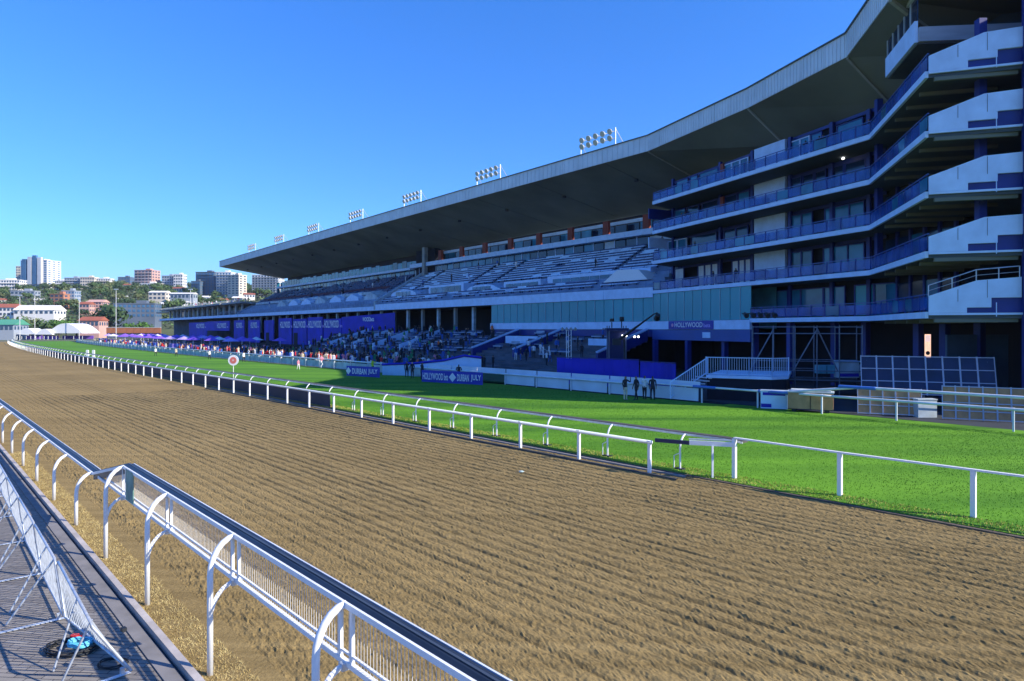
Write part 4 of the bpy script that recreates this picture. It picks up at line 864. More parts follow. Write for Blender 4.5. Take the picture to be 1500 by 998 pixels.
# leaning racks of stage deck frames
def rack(label, p, q, z0, h, cols, rows, mp_, mf, lean, gaps=()):
    r = thing('deck_frame_rack', label, 'rack', (p[0], p[1], 0)); p = Vector(p); q = Vector(q); d = (q - p); L = d.length; d.normalize(); nb_ = Vector((-d.y, d.x))
    nb_ = nb_ if nb_.y > 0 else -nb_; ang = math.atan2(d.y, d.x); rot = Matrix.Rotation(ang, 3, 'Z') @ Matrix.Rotation(-lean, 3, 'X'); up = rot @ Vector((0, 0, 1)); sh = .12
    cw = L / cols; chh = h / rows
    for i in range(cols):
        if i in gaps: continue
        for j in range(rows):
            c = Vector((0, 0, z0)) + Vector((d.x, d.y, 0)) * (cw * (i + .5)) + up * (chh * (j + .5)); o = MB().box(c, (cw - .08, .05, chh - .06), rot=rot).build('panel', mp_, r)
        for e in (0.02, .98):
            c = Vector((0, 0, z0)) + Vector((d.x, d.y, 0)) * (cw * (i + e)) + up * (h / 2) - rot @ Vector((0, .05, 0)); MB().box(c, (.045, .05, h + .1), rot=rot).build('frame_upright', mf, r)
    for j in range(rows + 1):
        c = Vector((0, 0, z0)) + Vector((d.x, d.y, 0)) * (L / 2) + up * (chh * j) - rot @ Vector((0, .045, 0))
        if not gaps: MB().box(c, (L, .04, .045), rot=rot).build('frame_rail', mf, r)
    for e in (.05, .5, .95):
        c = Vector((d.x, d.y, 0)) * (L * e); MB().tube([c + Vector((0, 0, z0)) + up * h * .9, c + Vector((nb_.x, nb_.y, 0)) * 1.2], .04, 4).build('prop', mf, r)
    return r
FRAME = mat('pale_frame', (.42, .46, .58), .5, .1, 3)
rack('long leaning rack of dark panels in pale frames behind the right fence', (21.6, 42.2), (28.1, 39.5), 1.05, 2.35, 8, 3, DECKP, FRAME, .32)
rack('brown framed panel rack leaning at the left, below the dark panels', (20.2, 39.9), (23.2, 38.6), .1, 1.45, 5, 3, WOOD, FRAME, .2)
rack('brown framed panel rack leaning at the right, at the picture edge', (23.7, 37.6), (27.6, 35.6), .1, 1.75, 7, 4, WOOD, FRAME, .16)
piece_ = MB().box((0, 0, .5), (1.05, .5, 1.0)).box((0, 0, 1.03), (1.1, .55, .06)).build('storage_crate', WM, loc=(23.35, 38.6, 0)); tag(piece_, 'pale blue crate standing between the two brown panel racks', 'crate')
wc = thing('wooden_cart', 'brown plywood box cart with pale lid beside the blue and white bin', 'cart', (17.9, 40.9, 0), rz=-.45)
MB().box((0, 0, .72), (2.45, 1.1, .95)).build('body', WOOD, wc); MB().box((0, 0, 1.24), (2.55, 1.2, .07)).box((0, .1, 1.32), (2.2, .9, .08)).build('lid', WM, wc)
for x in (-.9, .9):
    for y in (-.45, .45): MB().tube([(x, y - .04, .14), (x, y + .04, .14)], .13, 10).build('wheel', BLACK, wc)
MB().box((0, -.56, .72), (.05, .02, .93)).build('seam', mat('dark_seam', (.08, .05, .03)), wc)
bn_ = thing('litter_bin', 'low white bin with blue stripes in front of the dark platform', 'bin', (16.25, 42.3, 0), rz=-.4)
MB().box((0, 0, .62), (1.55, .8, 1.05)).build('body', STSHADEWHITE, bn_); MB().box((0, -.41, 1.0), (1.3, .02, .18)).build('stripe', ROYAL, bn_); MB().box((-.45, -.41, .28), (.6, .02, .22)).build('stripe', ROYAL, bn_); MB().box((0, 0, 1.18), (1.6, .85, .06)).build('lid', WM, bn_)
# royal blue fabric-clad stage barriers
def fabric(label, px0, y0a, y0b, px1, Y0, Y1):
    a, c = V(px0, y0b, Y0), V(px1, y0b, Y1); za, zc = V(px0, y0a, Y0).z, V(px1, y0a + 3, Y1).z
    r = thing('fabric_barrier', label, 'barrier', (a.x, a.y, 0)); d = Vector((c.x - a.x, c.y - a.y)); k = 10
    for i in range(k): pwall('fabric_panel', ROYAL, r, d * (i / k) + Vector((0, .0 + .06 * (i % 2))), d * ((i + .98) / k) + Vector((0, .06 * ((i + 1) % 2))), .05, za - .12 * (i % 2) * .3, .05)
    pwall('top_rail', mat('dark_blue_rail', (.02, .03, .2)), r, Vector((0, 0)), d, za + .0, za + .07, .12); return r
fabric('long royal blue fabric barrier below the camera tower', 816, 524, 552, 936, 62, 57)
fabric('shorter royal blue fabric barrier beside the platform stair', 938, 530, 560, 990, 56, 53)
# tv camera tower with jib crane
CT = thing('camera_tower', 'dark clad camera scaffold tower with two cameras rising from the terrace', 'camera tower', tuple(V(903, 0, 66).to_2d()) + (0,))
MB().box((0, 0, 3.2), (1.5, 1.4, 3.2)).build('cladding', mat('navy_drape', (.012, .02, .09), .8), CT)
for x in (-.8, .8):
    for y in (-.75, .75): MB().tube([(x, y, 0), (x, y, 5.3)], .05, 5).build('leg', STEEL, CT)
MB().box((0, 0, 4.95), (2.1, 1.7, .25)).build('camera_deck', mat('navy_drape', (.012, .02, .09)), CT)
for x, s_ in ((-.45, .8), (.5, 1.2)):
    b = MB().tube([(x, 0, 5.1), (x, 0, 5.5 * 1 + .2 * s_)], .05, 5); b.box((x, -.1, 5.65 + .25 * s_), (.35, .6, .35 * s_)).box((x, -.5, 5.7 + .25 * s_), (.2, .25, .2)); b.build('camera', BLACK, CT)
for x in (-.1, .3): pass
for x in (.45, .8, 1.6, 1.95): MB().tube([(x, -.95, 4.35 if x < 1 else 4.25), (x, -.8, 4.35 if x < 1 else 4.25)], .09, 8).build('work_lamp', mat('work_lamp_glow', (1, 1, .9), emit=((1, .97, .85), 5)), CT)
MB().tube([(.8, -.8, 4.3), (2.1, -.85, 4.3)], .03, 5).build('lamp_bar', STEEL, CT)
JB = thing('camera_crane', 'black camera crane arm reaching up to the right from the terrace', 'camera crane', (0, 0, 0))
a = V(908, 497, 62); c = V(957, 461, 60); MB().tube([a, a.lerp(c, .5), c], [.16, .10, .06], 6).build('arm', BLACK, JB)
h_ = V(963, 463, 60); MB().tube([c, (h_ + Vector((0, 0, .3)))], .05, 5).build('arm_head', BLACK, JB); MB().tube([h_ + Vector((0, -.25, .1)), h_ + Vector((0, .2, -.25))], [.2, .28], 8).build('camera', BLACK, JB)
MB().box(a + Vector((-.3, 0, -.25)), (.7, .5, .6)).build('counterweight', BLACK, JB); MB().tube([(a.x + .5, a.y, 0), (a.x + .4, a.y, a.z)], .09, 6).build('mast', BLACK, JB)
c0 = a + Vector((.5, 0, 0))
for q in range(3): an = q * 2.1; MB().tube([(c0.x, c0.y, 1.2), (c0.x + math.cos(an), c0.y + math.sin(an), .02)], .04, 5).build('leg', BLACK, JB)
# truss light mast
LM = thing('truss_mast', 'slim silver truss mast with lamp head standing on the lower terrace', 'lighting mast', tuple(V(833, 0, 64).to_2d()) + (0,))
for x, y in ((-.22, -.2), (.22, -.2), (0, .22)): MB().tube([(x, y, 0), (x, y, 4.9)], .035, 5).build('chord', WHITE, LM)
b = MB()
for k in range(9): b.tube([(-.22, -.2, .5 * k + .2), (.22, -.2, .5 * k + .5)], .015, 4)
b.build('lacing', WHITE, LM); 
for x in (-.6, -.2, .2, .6): MB().tube([(x, -.2, 4.95), (x, .1, 5.1)], [.16, .1], 8).build('lamp_head', GALV, LM)
# banner boards in front of the course fence
def banner(label, pxa, pxb, ya, yb, words_, h):
    a = G(pxa, ya); c = G(pxb, yb); r = thing('banner_board', label, 'banner', a); d = Vector((c.x - a.x, c.y - a.y)); an = math.atan2(d.y, d.x); L = d.length
    pwall('board', mat('banner_blue', (.02, .03, .38), .6, .2), r, Vector((0, 0)), d, .05, h, .06)
    u_ = d.normalized(); nn = Vector((u_.y, -u_.x)) * .05
    for (w_, f0, f1) in words_:
        m_ = d * ((f0 + f1) / 2) + nn
        if w_ == '*': 
            b = MB(); e_ = h * .36; b.v = [(-e_, 0, 0), (0, 0, -e_), (e_, 0, 0), (0, 0, e_)] + [(-e_, -.02, 0), (0, -.02, -e_), (e_, -.02, 0), (0, -.02, e_)]; b.f = [(4, 5, 6, 7), (0, 3, 2, 1), (0, 1, 5, 4), (1, 2, 6, 5), (2, 3, 7, 6), (3, 0, 4, 7)]; b.mi = [0] * 6; b.build('diamond_emblem', SIGNWHITE, r, loc=(m_.x, m_.y, h * .52)).rotation_euler = (0, 0, an); continue
        lettering(w_, L * (f1 - f0), h * .55, r, (m_.x, m_.y, h * .52), an)
    return r
banner('dark blue race banner with white lettering and diamond emblem on the turf edge', 618, 707, 560, 565, [('HOLLYWOOD', .02, .37), ('bets', .385, .45), ('*', .47, .58), ('DURBAN', .60, .79), ('JULY', .82, .98)], 1.15)
banner('further blue race banner with white lettering left of the standing officials', 508, 556, 551, 554, [('*', .01, .12), ('DURBAN', .18, .62), ('JULY', .67, .95)], 1.1)
# sloping white hoarding with blue top edge behind the banner
HS = thing('ramp_hoarding', 'white curving ramp hoarding with blue top edge behind the race banner', 'hoarding', (0, 0, 0))
hp_ = [(560, 549, 534), (610, 551, 532), (650, 551, 528), (680, 552, 521), (705, 553, 524)]
for (x0, b0_, t0_), (x1, b1_, t1_) in zip(hp_, hp_[1:]):
    Ya, Yb = 76 - (x0 - 470) * .03, 76 - (x1 - 470) * .03; p, q = V(x0, t0_, Ya), V(x1, t1_, Yb); b = MB()
    b.v = [(p.x, p.y, 0), (q.x, q.y, 0), tuple(q), tuple(p)] + [(p.x, p.y + .1, 0), (q.x, q.y + .1, 0), (q.x, q.y + .1, q.z), (p.x, p.y + .1, p.z)]
    b.f = [(0, 1, 2, 3), (7, 6, 5, 4), (3, 2, 6, 7), (0, 3, 7, 4), (1, 5, 6, 2)]; b.mi = [0] * 5; b.build('panel', STSHADEWHITE, HS)
    MB().tube([p + Vector((0, -.05, .0)), q + Vector((0, -.05, 0))], .13, 5).build('top_edge', ROYAL, HS)

# =====================================================================
# PEOPLE
# =====================================================================
SKIN = mat('skin', (.22, .12, .07), .6, .1); SKIN2 = mat('skin_light', (.5, .3, .21), .6, .1); HAIR = mat('hair', (.01, .008, .006), .6, .2)
def body_mesh(name, pose, mats3):
    Vs = []; Es = []; Rr = []
    def v(p, r, par=None):
        Vs.append(p); Rr.append(r)
        if par is not None: Es.append((par, len(Vs) - 1))
        return len(Vs) - 1
    wk = .18 if pose == 'walk' else 0
    pel = v((0, 0, .95), .15); sp = v((0, 0, 1.15), .135, pel); ch = v((0, -.01, 1.36), .165, sp); nk = v((0, 0, 1.52), .06, ch); hd = v((0, -.02, 1.62), .095, nk); tp = v((0, -.01, 1.72), .085, hd); v((0, -.115, 1.63), .02, hd)
    for sx in (-1, 1):
        st = wk * sx
        hp = v((.1 * sx, 0, .88), .10, pel); kn = v((.11 * sx, -.5 * st - .02, .50), .062, hp); an = v((.11 * sx, -1.0 * st if st > 0 else -1.1 * st, .09), .042, kn); v((.12 * sx, (-1.0 * st if st > 0 else -1.1 * st) - .16, .045), .035, an)
        sh = v((.19 * sx, 0, 1.43), .06, ch)
        if pose == 'raise' and sx > 0: el = v((.32, -.16, 1.28), .042, sh); wr = v((.2, -.3, 1.5), .03, el); hnd = v((.18, -.32, 1.58), .036, wr); fd = Vector((0, -.02, 1))
        elif pose == 'fold': el = v((.27 * sx, -.05, 1.18), .045, sh); wr = v((.08 * sx, -.24, 1.18), .032, el); hnd = v((.0 * sx, -.25, 1.17), .036, wr); fd = Vector((-sx, 0, 0))
        else: el = v((.235 * sx, .02 + .3 * st, 1.17), .043, sh); wr = v((.235 * sx, -.06 + .4 * st, .93), .03, el); hnd = v((.235 * sx, -.08 + .4 * st, .86), .036, wr); fd = Vector((0, -.1, -1))
        for k in range(4): p = Vector(Vs[hnd]) + fd * .055 + Vector((0, (k - 1.5) * .02, 0)) * (1 if abs(fd.z) > .5 else 0) + Vector((0, 0, (k - 1.5) * .02)) * (0 if abs(fd.z) > .5 else 1); f_ = v(tuple(p), .010, hnd); v(tuple(p + fd * (.035 if k in (1, 2) else .025)), .008, f_)
        p = Vector(Vs[hnd]) + Vector((0, -.045, 0)) + fd * .01; v(tuple(p), .011, hnd)
    me = bpy.data.meshes.new('t'); me.from_pydata([tuple(x) for x in Vs], Es, []); ob = bpy.data.objects.new('t', me); link(ob)
    ob.modifiers.new('s', 'SKIN'); me.skin_vertices.active if hasattr(me.skin_vertices, 'active') else None
    for i, r_ in enumerate(Rr): me.skin_vertices[0].data[i].radius = (r_, r_ * (.72 if i in (0, 1, 2) else 1)); me.skin_vertices[0].data[i].use_root = (i == 0)
    sd = ob.modifiers.new('u', 'SUBSURF'); sd.levels = 1
    bpy.context.view_layer.update(); out = bpy.data.meshes.new_from_object(ob.evaluated_get(bpy.context.evaluated_depsgraph_get())); bpy.data.objects.remove(ob); bpy.data.meshes.remove(me)
    out.name = name; out.materials.clear()
    for m in mats3: out.materials.append(m)
    for q in out.polygons:
        c = q.center; ax = abs(c.x)
        if c.z > 1.665 or (c.z > 1.58 and c.y > .02): i = 3
        elif c.z > 1.50: i = 0
        elif c.z < .09: i = 4
        elif c.z > .93 and not (ax > .2 and c.z < .97): i = 1
        elif ax > .19 and c.z > .7: i = 0
        else: i = 2
        if pose == 'raise' and c.x > .1 and c.z > 1.5 and c.y < -.2: i = 0
        q.material_index = i; q.use_smooth = True
    return out
CL = {'red': (.55, .02, .03), 'white': (.75, .75, .78), 'dark': (.015, .017, .03), 'blue': (.03, .12, .45), 'pale blue': (.3, .5, .75), 'hi-vis yellow': (.65, .75, .04), 'orange': (.75, .16, .03), 'pink': (.7, .25, .35), 'green': (.04, .25, .10), 'cream': (.6, .52, .38)}
CM = {k: mat('cloth_' + k.replace(' ', '_').replace('-', '_'), v, .85, .15, 6) for k, v in CL.items()}
BODY = {}
def person(label, loc_, rz, pose, shirt, trou='dark', light=False, group=None, scale=1):
    k = (pose, shirt, trou, light)
    if k not in BODY: 
        src = [x for x in BODY if x[0] == pose]
        ms = [SKIN2 if light else SKIN, CM[shirt], CM[trou], HAIR, BLACK]
        if src:
            me = BODY[src[0]].copy(); 
            for i, m in enumerate(ms): me.materials[i] = m
        else: me = body_mesh('person', pose, ms)
        BODY[k] = me
    o = inst('person', BODY[k], None, loc_, rz, (scale, scale, scale)); return tag(o, label, 'person', group)
# the officials standing on the turf near the outer fence
person('person in dark suit standing left of a pair beside the race banner', G(596, 554), .2, 'stand', 'dark')
person('person in dark clothes, right one of the pair left of the race banner', G(604, 555), -.4, 'stand', 'dark', light=True)
person('person in black with hand raised at the left end of the race banner', G(618, 557), 2.4, 'raise', 'dark')
person('person in black standing in front of the middle of the race banner', G(672, 561), 3.0, 'fold', 'dark')
person('person in dark jacket and pale trousers, left of three by the blue barrier', G(916, 587), .6, 'raise', 'dark', 'cream')
person('person in black, middle of three walking by the blue barrier', G(932, 587), -1.2, 'walk', 'dark')
person('person in white shirt, in the group of three by the blue barrier', G(944, 586), 2.2, 'fold', 'white', 'dark')
person('person in black suit, right end of the group by the blue barrier', G(956, 587), 2.8, 'stand', 'dark')
person('person in hi-vis yellow vest climbing by the outer fence', G(546, 549), 1.2, 'raise', 'hi-vis yellow')
person('person in pink and white crouched beside the outer fence on the sunny turf', G(437, 542), .9, 'walk', 'pink', 'white', True, scale=.75)
person('person in pink top leaning over the outer fence', G(471, 540), 1.2, 'fold', 'pink', 'white', True)
person('person in hi-vis yellow jacket at the foot of the white cross wall', S(25.0, -9.5, 0), 2.2, 'stand', 'hi-vis yellow')
person('person in orange top at the front of the lower terrace crowd', V(612, 518, 78) * 1, 2.2, 'stand', 'orange')
COL.objects[-1].location.z = 0.02
# four workers far down the sunny turf
for px, py, lab in ((228, 529, 'person in white kneeling furthest left on the sunny turf'), (258, 530, 'person in cream standing beside the far fence on the sunny turf'), (307, 534, 'person in white bending in the middle of the sunny turf'), (357, 538, 'person in white walking right of the round marker')):
    person(lab, G(px, py - 7), 1.0, 'walk', 'white' if 'white' in lab else 'cream', 'dark', True, scale=.9)
names = {'red': 'red', 'white': 'white', 'dark': 'dark', 'blue': 'blue', 'pale blue': 'pale blue', 'cream': 'cream', 'pink': 'pink', 'green': 'green', 'orange': 'orange', 'hi-vis yellow': 'hi-vis yellow'}
def crowd(zone, gname, pos, n_, pal, face):
    st_ = random.getstate(); qs = [750 + 1000 * p.x / p.y for p in (pos() for _ in range(60))]; lo_, hi_ = min(qs), max(qs); random.setstate(st_)
    for i in range(n_):
        c = random.choice(pal); p = pos(); q_ = 750 + 1000 * p.x / p.y; zn = ' (%s part)' % ('left' if q_ < lo_ + (hi_ - lo_) / 3 else 'middle' if q_ < lo_ + (hi_ - lo_) * 2 / 3 else 'right'); person('spectator in %s %s' % (c, zone + zn), p, face + random.uniform(-1.1, 1.1), random.choice(('stand', 'stand', 'fold', 'raise', 'walk')), c, random.choice(('dark', 'dark', 'blue', 'white')), random.random() < .3, '%s%s, %s clothes' % (gname, zn, c), random.uniform(.92, 1.08))
crowd('standing in the sunny crowd behind the outer fence', 'sunny fence crowd', lambda: T(random.uniform(62, 150), random.uniform(41, 48), .02), 88, ['red', 'white', 'white', 'dark', 'cream', 'pink', 'blue', 'red', 'dark'], 2.2)
def onter():
    t = random.uniform(27, 86); i = random.randint(0, 11); return S(t, -11.5 + i, (i + 1) * .33)
crowd('among the shaded lower terrace benches', 'lower terrace crowd', onter, 60, ['dark', 'dark', 'white', 'blue', 'dark', 'dark', 'orange', 'green'], 2.2)
crowd('standing on the shaded apron below the terrace', 'apron crowd', lambda: S(random.uniform(20, 100), random.uniform(-21, -13), .03), 50, ['dark', 'dark', 'pale blue', 'white', 'blue', 'dark', 'pink'], 2.2)
def ontert():
    t = random.uniform(2, 16); i = random.randint(0, 9); return S(t, -11.5 + i, (i + 1) * .33)
crowd('on the terrace steps beside the camera tower', 'steps crowd by the camera tower', ontert, 20, ['dark', 'dark', 'blue', 'white', 'dark'], 2.2)
crowd('along the flat roof of the low stand extension', 'extension roof crowd', lambda: S(random.uniform(176, 262), random.uniform(2.9, 5.5), 13.76), 22, ['dark', 'white', 'dark', 'red'], 2.4)
def upt():
    t = random.uniform(2, 165); i = random.randint(2, 12); return S(t, .6 + 11.4 * (i + .2) / 14, 9.9 + 6.5 * (i + 1) / 14)
crowd('standing on the upper terrace under the big roof', 'upper terrace spectators', upt, 18, ['dark', 'dark', 'white', 'blue'], 2.2)
for k, (px, li) in enumerate(((998, 3), (1003, 3), (1180, 4), (1200, 4), (1206, 4), (1078, 1), (1273, 4), (1018, 2), (1045, 1), (1290, 4))):
    p = pa(px, A + nAB * 1.0, dAB) if px < 1275 else B.lerp(C, .3) + nBC * 1.0
    person('spectator in dark clothes on a balcony of the blue tower', (p.x, p.y, LV[li]), 1.5 + k * .4, 'stand', 'dark', 'dark', False, 'tower balcony spectators')
# =====================================================================
# FAR LEFT: hill, trees, town
# =====================================================================
def hz(X, Y):
    r = X / max(Y, 1); base_ = 0 if Y < 470 else 62 * min(1, (Y - 470) / 500) ** .75
    if Y > 1150: base_ -= (Y - 1150) * .02
    v_ = 2.5 * math.sin(X * .011 + 1) + 1.5 * math.sin(X * .027 + Y * .01)
    return base_ + v_ * min(1, max(0, (Y - 470) / 200)) - .3
xs = np.linspace(-2600, 2200, 130); ys = np.concatenate([np.linspace(440, 1200, 50), np.linspace(1250, 4000, 14)])
P = np.array([[(x, y, hz(x, y)) for y in ys] for x in xs])
HILL = mat('hillside_scrub', (.035, .06, .02), .95, .4, .03, col2=(.10, .12, .05), coord='World', bump=.6, bscale=.5)
kind(fast_grid('hill', HILL, P, True), 'structure')
LEAF = [mat('foliage_dark', (.035, .075, .025), .8, .4, .5), mat('foliage_mid', (.065, .12, .035), .8, .4, .5), mat('foliage_olive', (.12, .15, .055), .8, .4, .5), mat('foliage_bright', (.06, .15, .02), .8, .35, .5)]
BARK = mat('bark', (.08, .06, .045), .9, .3, 3)
def tree_proto(seed, w_, h_, n_, lf, m):
    rg = np.random.default_rng(seed); b = MB()
    cl = [(rg.uniform(-.34, .34) * w_, rg.uniform(-.34, .34) * w_, h_ * rg.uniform(.42, .85), w_ * rg.uniform(.16, .3)) for _ in range(9)]
    for i in range(n_):
        c = cl[rg.integers(len(cl))]; d = rg.normal(size=3); d /= np.linalg.norm(d); r_ = c[3] * rg.uniform(.6, 1.1)
        p = Vector((c[0] + d[0] * r_, c[1] + d[1] * r_, c[2] + d[2] * r_ * .75)); a = Vector(rg.normal(size=3)).normalized(); q = (Vector(d) + a * .6).normalized().orthogonal().normalized(); e = q.cross(Vector(d)).normalized(); k = lf * rg.uniform(.6, 1.3)
        b.poly([p - q * k, p + e * k * .8, p + q * k, p - e * k * .8])
    cm = b.mesh('crown', m); t = MB().tube([(0, 0, -1.5), (.1, 0, h_ * .3), (0, .1, h_ * .6)], [w_ * .04, w_ * .03, w_ * .012], 6)
    for c in cl[:4]: t.tube([(0, 0, h_ * .3), (c[0] * .8, c[1] * .8, c[2])], [w_ * .02, w_ * .006], 5)
    return cm, t.mesh('trunk', BARK)
PT = [tree_proto(1, 10, 9, 420, .62, LEAF[0]), tree_proto(2, 11, 8, 420, .62, LEAF[1]), tree_proto(3, 9, 8, 380, .6, LEAF[2]), tree_proto(4, 7, 6.5, 520, .38, LEAF[3])]
def tree(k, loc_, sc_, label, group):
    r = thing('tree', label, 'tree', loc_, group, random.uniform(0, 6)); r.scale = (sc_, sc_, sc_ * random.uniform(.85, 1.15)); inst('crown', PT[k][0], r); inst('trunk', PT[k][1], r); return r
tl = ['dark green broadleaf tree among the hillside houses', 'mid green rounded tree among the hillside houses', 'olive toned tree among the hillside houses']
def along(px, Y): return ((px - 750) / 1000 * Y, Y)
cnt = 0
for i in range(285):
    u = random.random(); Y = 500 + 620 * u ** .8; px = random.uniform(-25, 430); x, y = along(px, Y); k = random.choice((0, 0, 1, 1, 2)); zn = ('high on the hill' if Y > 800 else 'low on the hill') + ' at the ' + ('far left' if px < 90 else 'left of the orange tower' if px < 200 else 'right of the orange tower' if px < 290 else 'glass building end'); tree(k, (x, y, hz(x, y)), random.uniform(.8, 1.35), tl[k].replace('among the hillside houses', zn), 'hillside trees, ' + ('dark', 'mid green', 'olive')[k] + ', ' + zn)
b = MB(); rg = RNG                                          # undergrowth that reads as one mass
for i in range(22000):
    Y = 490 + 720 * rg.random(); px = rg.uniform(-60, 460); x, y = along(px, Y); z = hz(x, y) + rg.uniform(.2, 3.2); k = rg.uniform(.6, 1.5); a = rg.uniform(0, 6.3); t_ = rg.uniform(-.6, .9)
    q = Vector((math.cos(a), math.sin(a), 0)) * k; e = Vector((-math.sin(a) * .6, math.cos(a) * .6, t_)) * k; p = Vector((x, y, z)); b.poly([p - q, p - e, p + q, p + e], int(rg.integers(3)))
o = b.build('hillside_scrub', LEAF[:3]); kind(o, 'stuff'); tag(o, 'dense green scrub filling the hillside between the houses', 'undergrowth')
# nearer trees
for i, (px, Y, k, sc_, lab) in enumerate(((163, 430, 0, 2.3, 'large dark tree left of the flat dark building'), (150, 440, 0, 1.7, 'dark tree left of the largest dark tree'), (86, 420, 3, 1.9, 'bright green tree behind the white marquee'), (97, 430, 3, 1.5, 'small bright green tree beside the pink brick block'), (10, 430, 1, 1.4, 'low tree behind the green roofed shed'), (28, 435, 1, 1.5, 'low tree right of the green roofed shed'), (44, 440, 2, 1.5, 'olive tree under the long white roof'), (62, 430, 1, 1.5, 'mid green tree under the right end of the long white roof'), (112, 440, 1, 1.5, 'tree below the red brick apartment block'), (192, 395, 3, 1.35, 'bright shrubby tree behind the orange wall, left'), (205, 395, 3, 1.3, 'bright shrubby tree behind the orange wall, middle'), (216, 395, 3, 1.2, 'bright shrubby tree behind the orange wall, right'), (135, 445, 2, 1.2, 'olive tree right of the white marquee'), (75, 470, 0, 1.5, 'dark tree between the brick block and the long white roof'))):
    x, y = along(px, Y); tree(k, (x, y, 0), sc_, lab, None)
# buildings
WP = mat('far_white_wall', (.74, .72, .70), .8, .05, .05, coord='World'); WC = mat('far_cream_wall', (.66, .58, .48), .8, .05, .05, coord='World'); WBk = mat('far_brick', (.42, .19, .12), .85, .1, .2, coord='World'); WPk = mat('far_pink_wall', (.55, .33, .28), .85, .1, .1, coord='World')
WG = mat('far_grey_wall', (.30, .34, .40), .8, .1, .05, coord='World'); WD = mat('far_dark_wall', (.11, .14, .19), .7, .2, .05, coord='World'); FG = mat('far_window_glass', (.05, .09, .15), .2, .2, .1); FB_ = mat('far_blue_glass', (.06, .16, .30), .2, .2, .1); RR = mat('far_red_roof', (.33, .10, .06), .8, .1, .2); RG = mat('far_green_roof', (.08, .30, .19), .6, .1, .2)
def block(label, px0, px1, yt, yb, Y, dep, wall, floors, bays, glass=FG, rz=.25, roof=None, slabs=None, cat='apartment block', gable=None):
    x0, x1 = (px0 - 750) / 1000 * Y, (px1 - 750) / 1000 * Y; cx = (x0 + x1) / 2; zt = 5 - (yt - HZ) * Y / 1000; zb_ = 5 - (yb - HZ) * Y / 1000; gz = min(zb_, hz(cx, Y)) - 2
    W = (x1 - x0) / (math.cos(rz) + .0) * .92; th = math.atan2(-cx, Y); rot = th + rz      # turned from facing the track
    r = thing('building', label, cat, (cx, Y, gz)); r.rotation_euler = (0, 0, -rz + th * .55); H_ = zt - gz; dep = min(dep, W)
    MB().box((0, 0, H_ / 2), (W, dep, H_)).build('wall', wall, r)
    f0 = zb_ - gz; fh = (H_ - f0) / floors
    for f in range(floors):
        b = MB(); z = f0 + fh * (f + .55)
        for i in range(bays):
            x = -W / 2 + W * (i + .5) / bays; b.box((x, -dep / 2 - .02, z), (W / bays * .58, .3, fh * .5))
        nd = max(2, int(bays * dep / W))
        for i in range(nd):
            y = -dep / 2 + dep * (i + .5) / nd
            for sx in (-1, 1): b.box((sx * (W / 2 + .02), y, z), (.3, dep / nd * .5, fh * .48))
        kind(b.build('window_row', glass, r), 'stuff')
        if slabs: MB().box((0, -dep / 2 - .9, f0 + fh * f + .2), (W * .92, 1.8, .45)).build('balcony', slabs, r)
    if gable:
        b = MB(); e = .6; w2, d2 = W / 2 + e, dep / 2 + e; b.v = [(-w2, -d2, H_), (w2, -d2, H_), (w2, d2, H_), (-w2, d2, H_), (-w2, 0, H_ + gable[1]), (w2, 0, H_ + gable[1])]; b.f = [(0, 1, 5, 4), (2, 3, 4, 5), (0, 4, 3), (1, 2, 5), (0, 3, 2, 1)]; b.mi = [0] * 5; b.build('roof', gable[0], r)
    else:
        MB().box((0, 0, H_ + .3), (W + .6, dep + .6, .6)).build('roof', roof or wall, r); MB().box((W * .12, 0, H_ + 1.6), (W * .25, dep * .4, 2.2)).build('lift_housing', roof or wall, r)
    return r
block('long low white apartment building with ribbon balconies at the left edge', -12, 34, 411, 430, 900, 16, WP, 4, 12, slabs=WP)
block('slim pale tower standing left of the tallest blue and white tower', 27, 40, 391, 424, 1010, 12, WC, 9, 4)
t_ = block('tallest tower on the ridge, with blue glass and white vertical strips', 39, 81, 383, 424, 980, 24, WP, 13, 7, FB_, .5)
for dx, hh, m in ((-14, 36, FB_), (-5, 39, WP), (3, 41, FB_), (11, 38, WP)): MB().box((dx, -13, 22 + hh / 2 - 12), (6.2, 3, hh)).build('facade_bay', m, t_)
block('white apartment row right of the tall tower', 84, 100, 412, 424, 940, 12, WP, 3, 6)
block('grey and white apartment block with dark balconies on the ridge', 98, 121, 408, 426, 930, 12, WG, 5, 6, slabs=WP)
block('cream apartment block at the middle of the ridge row', 121, 142, 407, 424, 925, 12, WC, 4, 6)
block('white apartment block at the right end of the ridge row', 141, 165, 409, 424, 930, 12, WP, 4, 7, slabs=WC)
block('small dark flat roofed house on the ridge', 176, 194, 407, 415, 940, 12, WD, 2, 4, FB_)
block('orange and white apartment tower with grey left side', 202, 230, 397, 421, 900, 16, WPk, 6, 5, slabs=WP, rz=.45)
block('wide white podium below the orange and white tower', 203, 238, 416, 424, 885, 10, WP, 2, 9)
block('grey and white office block with a square left part', 240, 259, 405, 421, 900, 12, WG, 4, 5)
block('white stepped block joined right of the grey office', 257, 271, 403, 424, 893, 14, WP, 5, 4)
block('dark blue glass apartment building with stacked balconies', 291, 320, 400, 432, 800, 16, WD, 8, 6, FB_, .3, slabs=FB_)
block('lower stepped wing of the dark blue glass building', 283, 297, 413, 432, 790, 10, WD, 5, 4, FB_, .3, slabs=FB_)
block('pale blue and white tower right of the blue glass building', 320, 343, 400, 432, 790, 13, WP, 8, 5, FB_, slabs=WG)
block('bright white tower behind the extension roof', 338, 357, 404, 432, 770, 12, WC, 8, 3, rz=.6)
block('white tower with balconies seen under the tip of the grandstand roof', 372, 414, 404, 436, 780, 16, WP, 9, 9, slabs=WG)
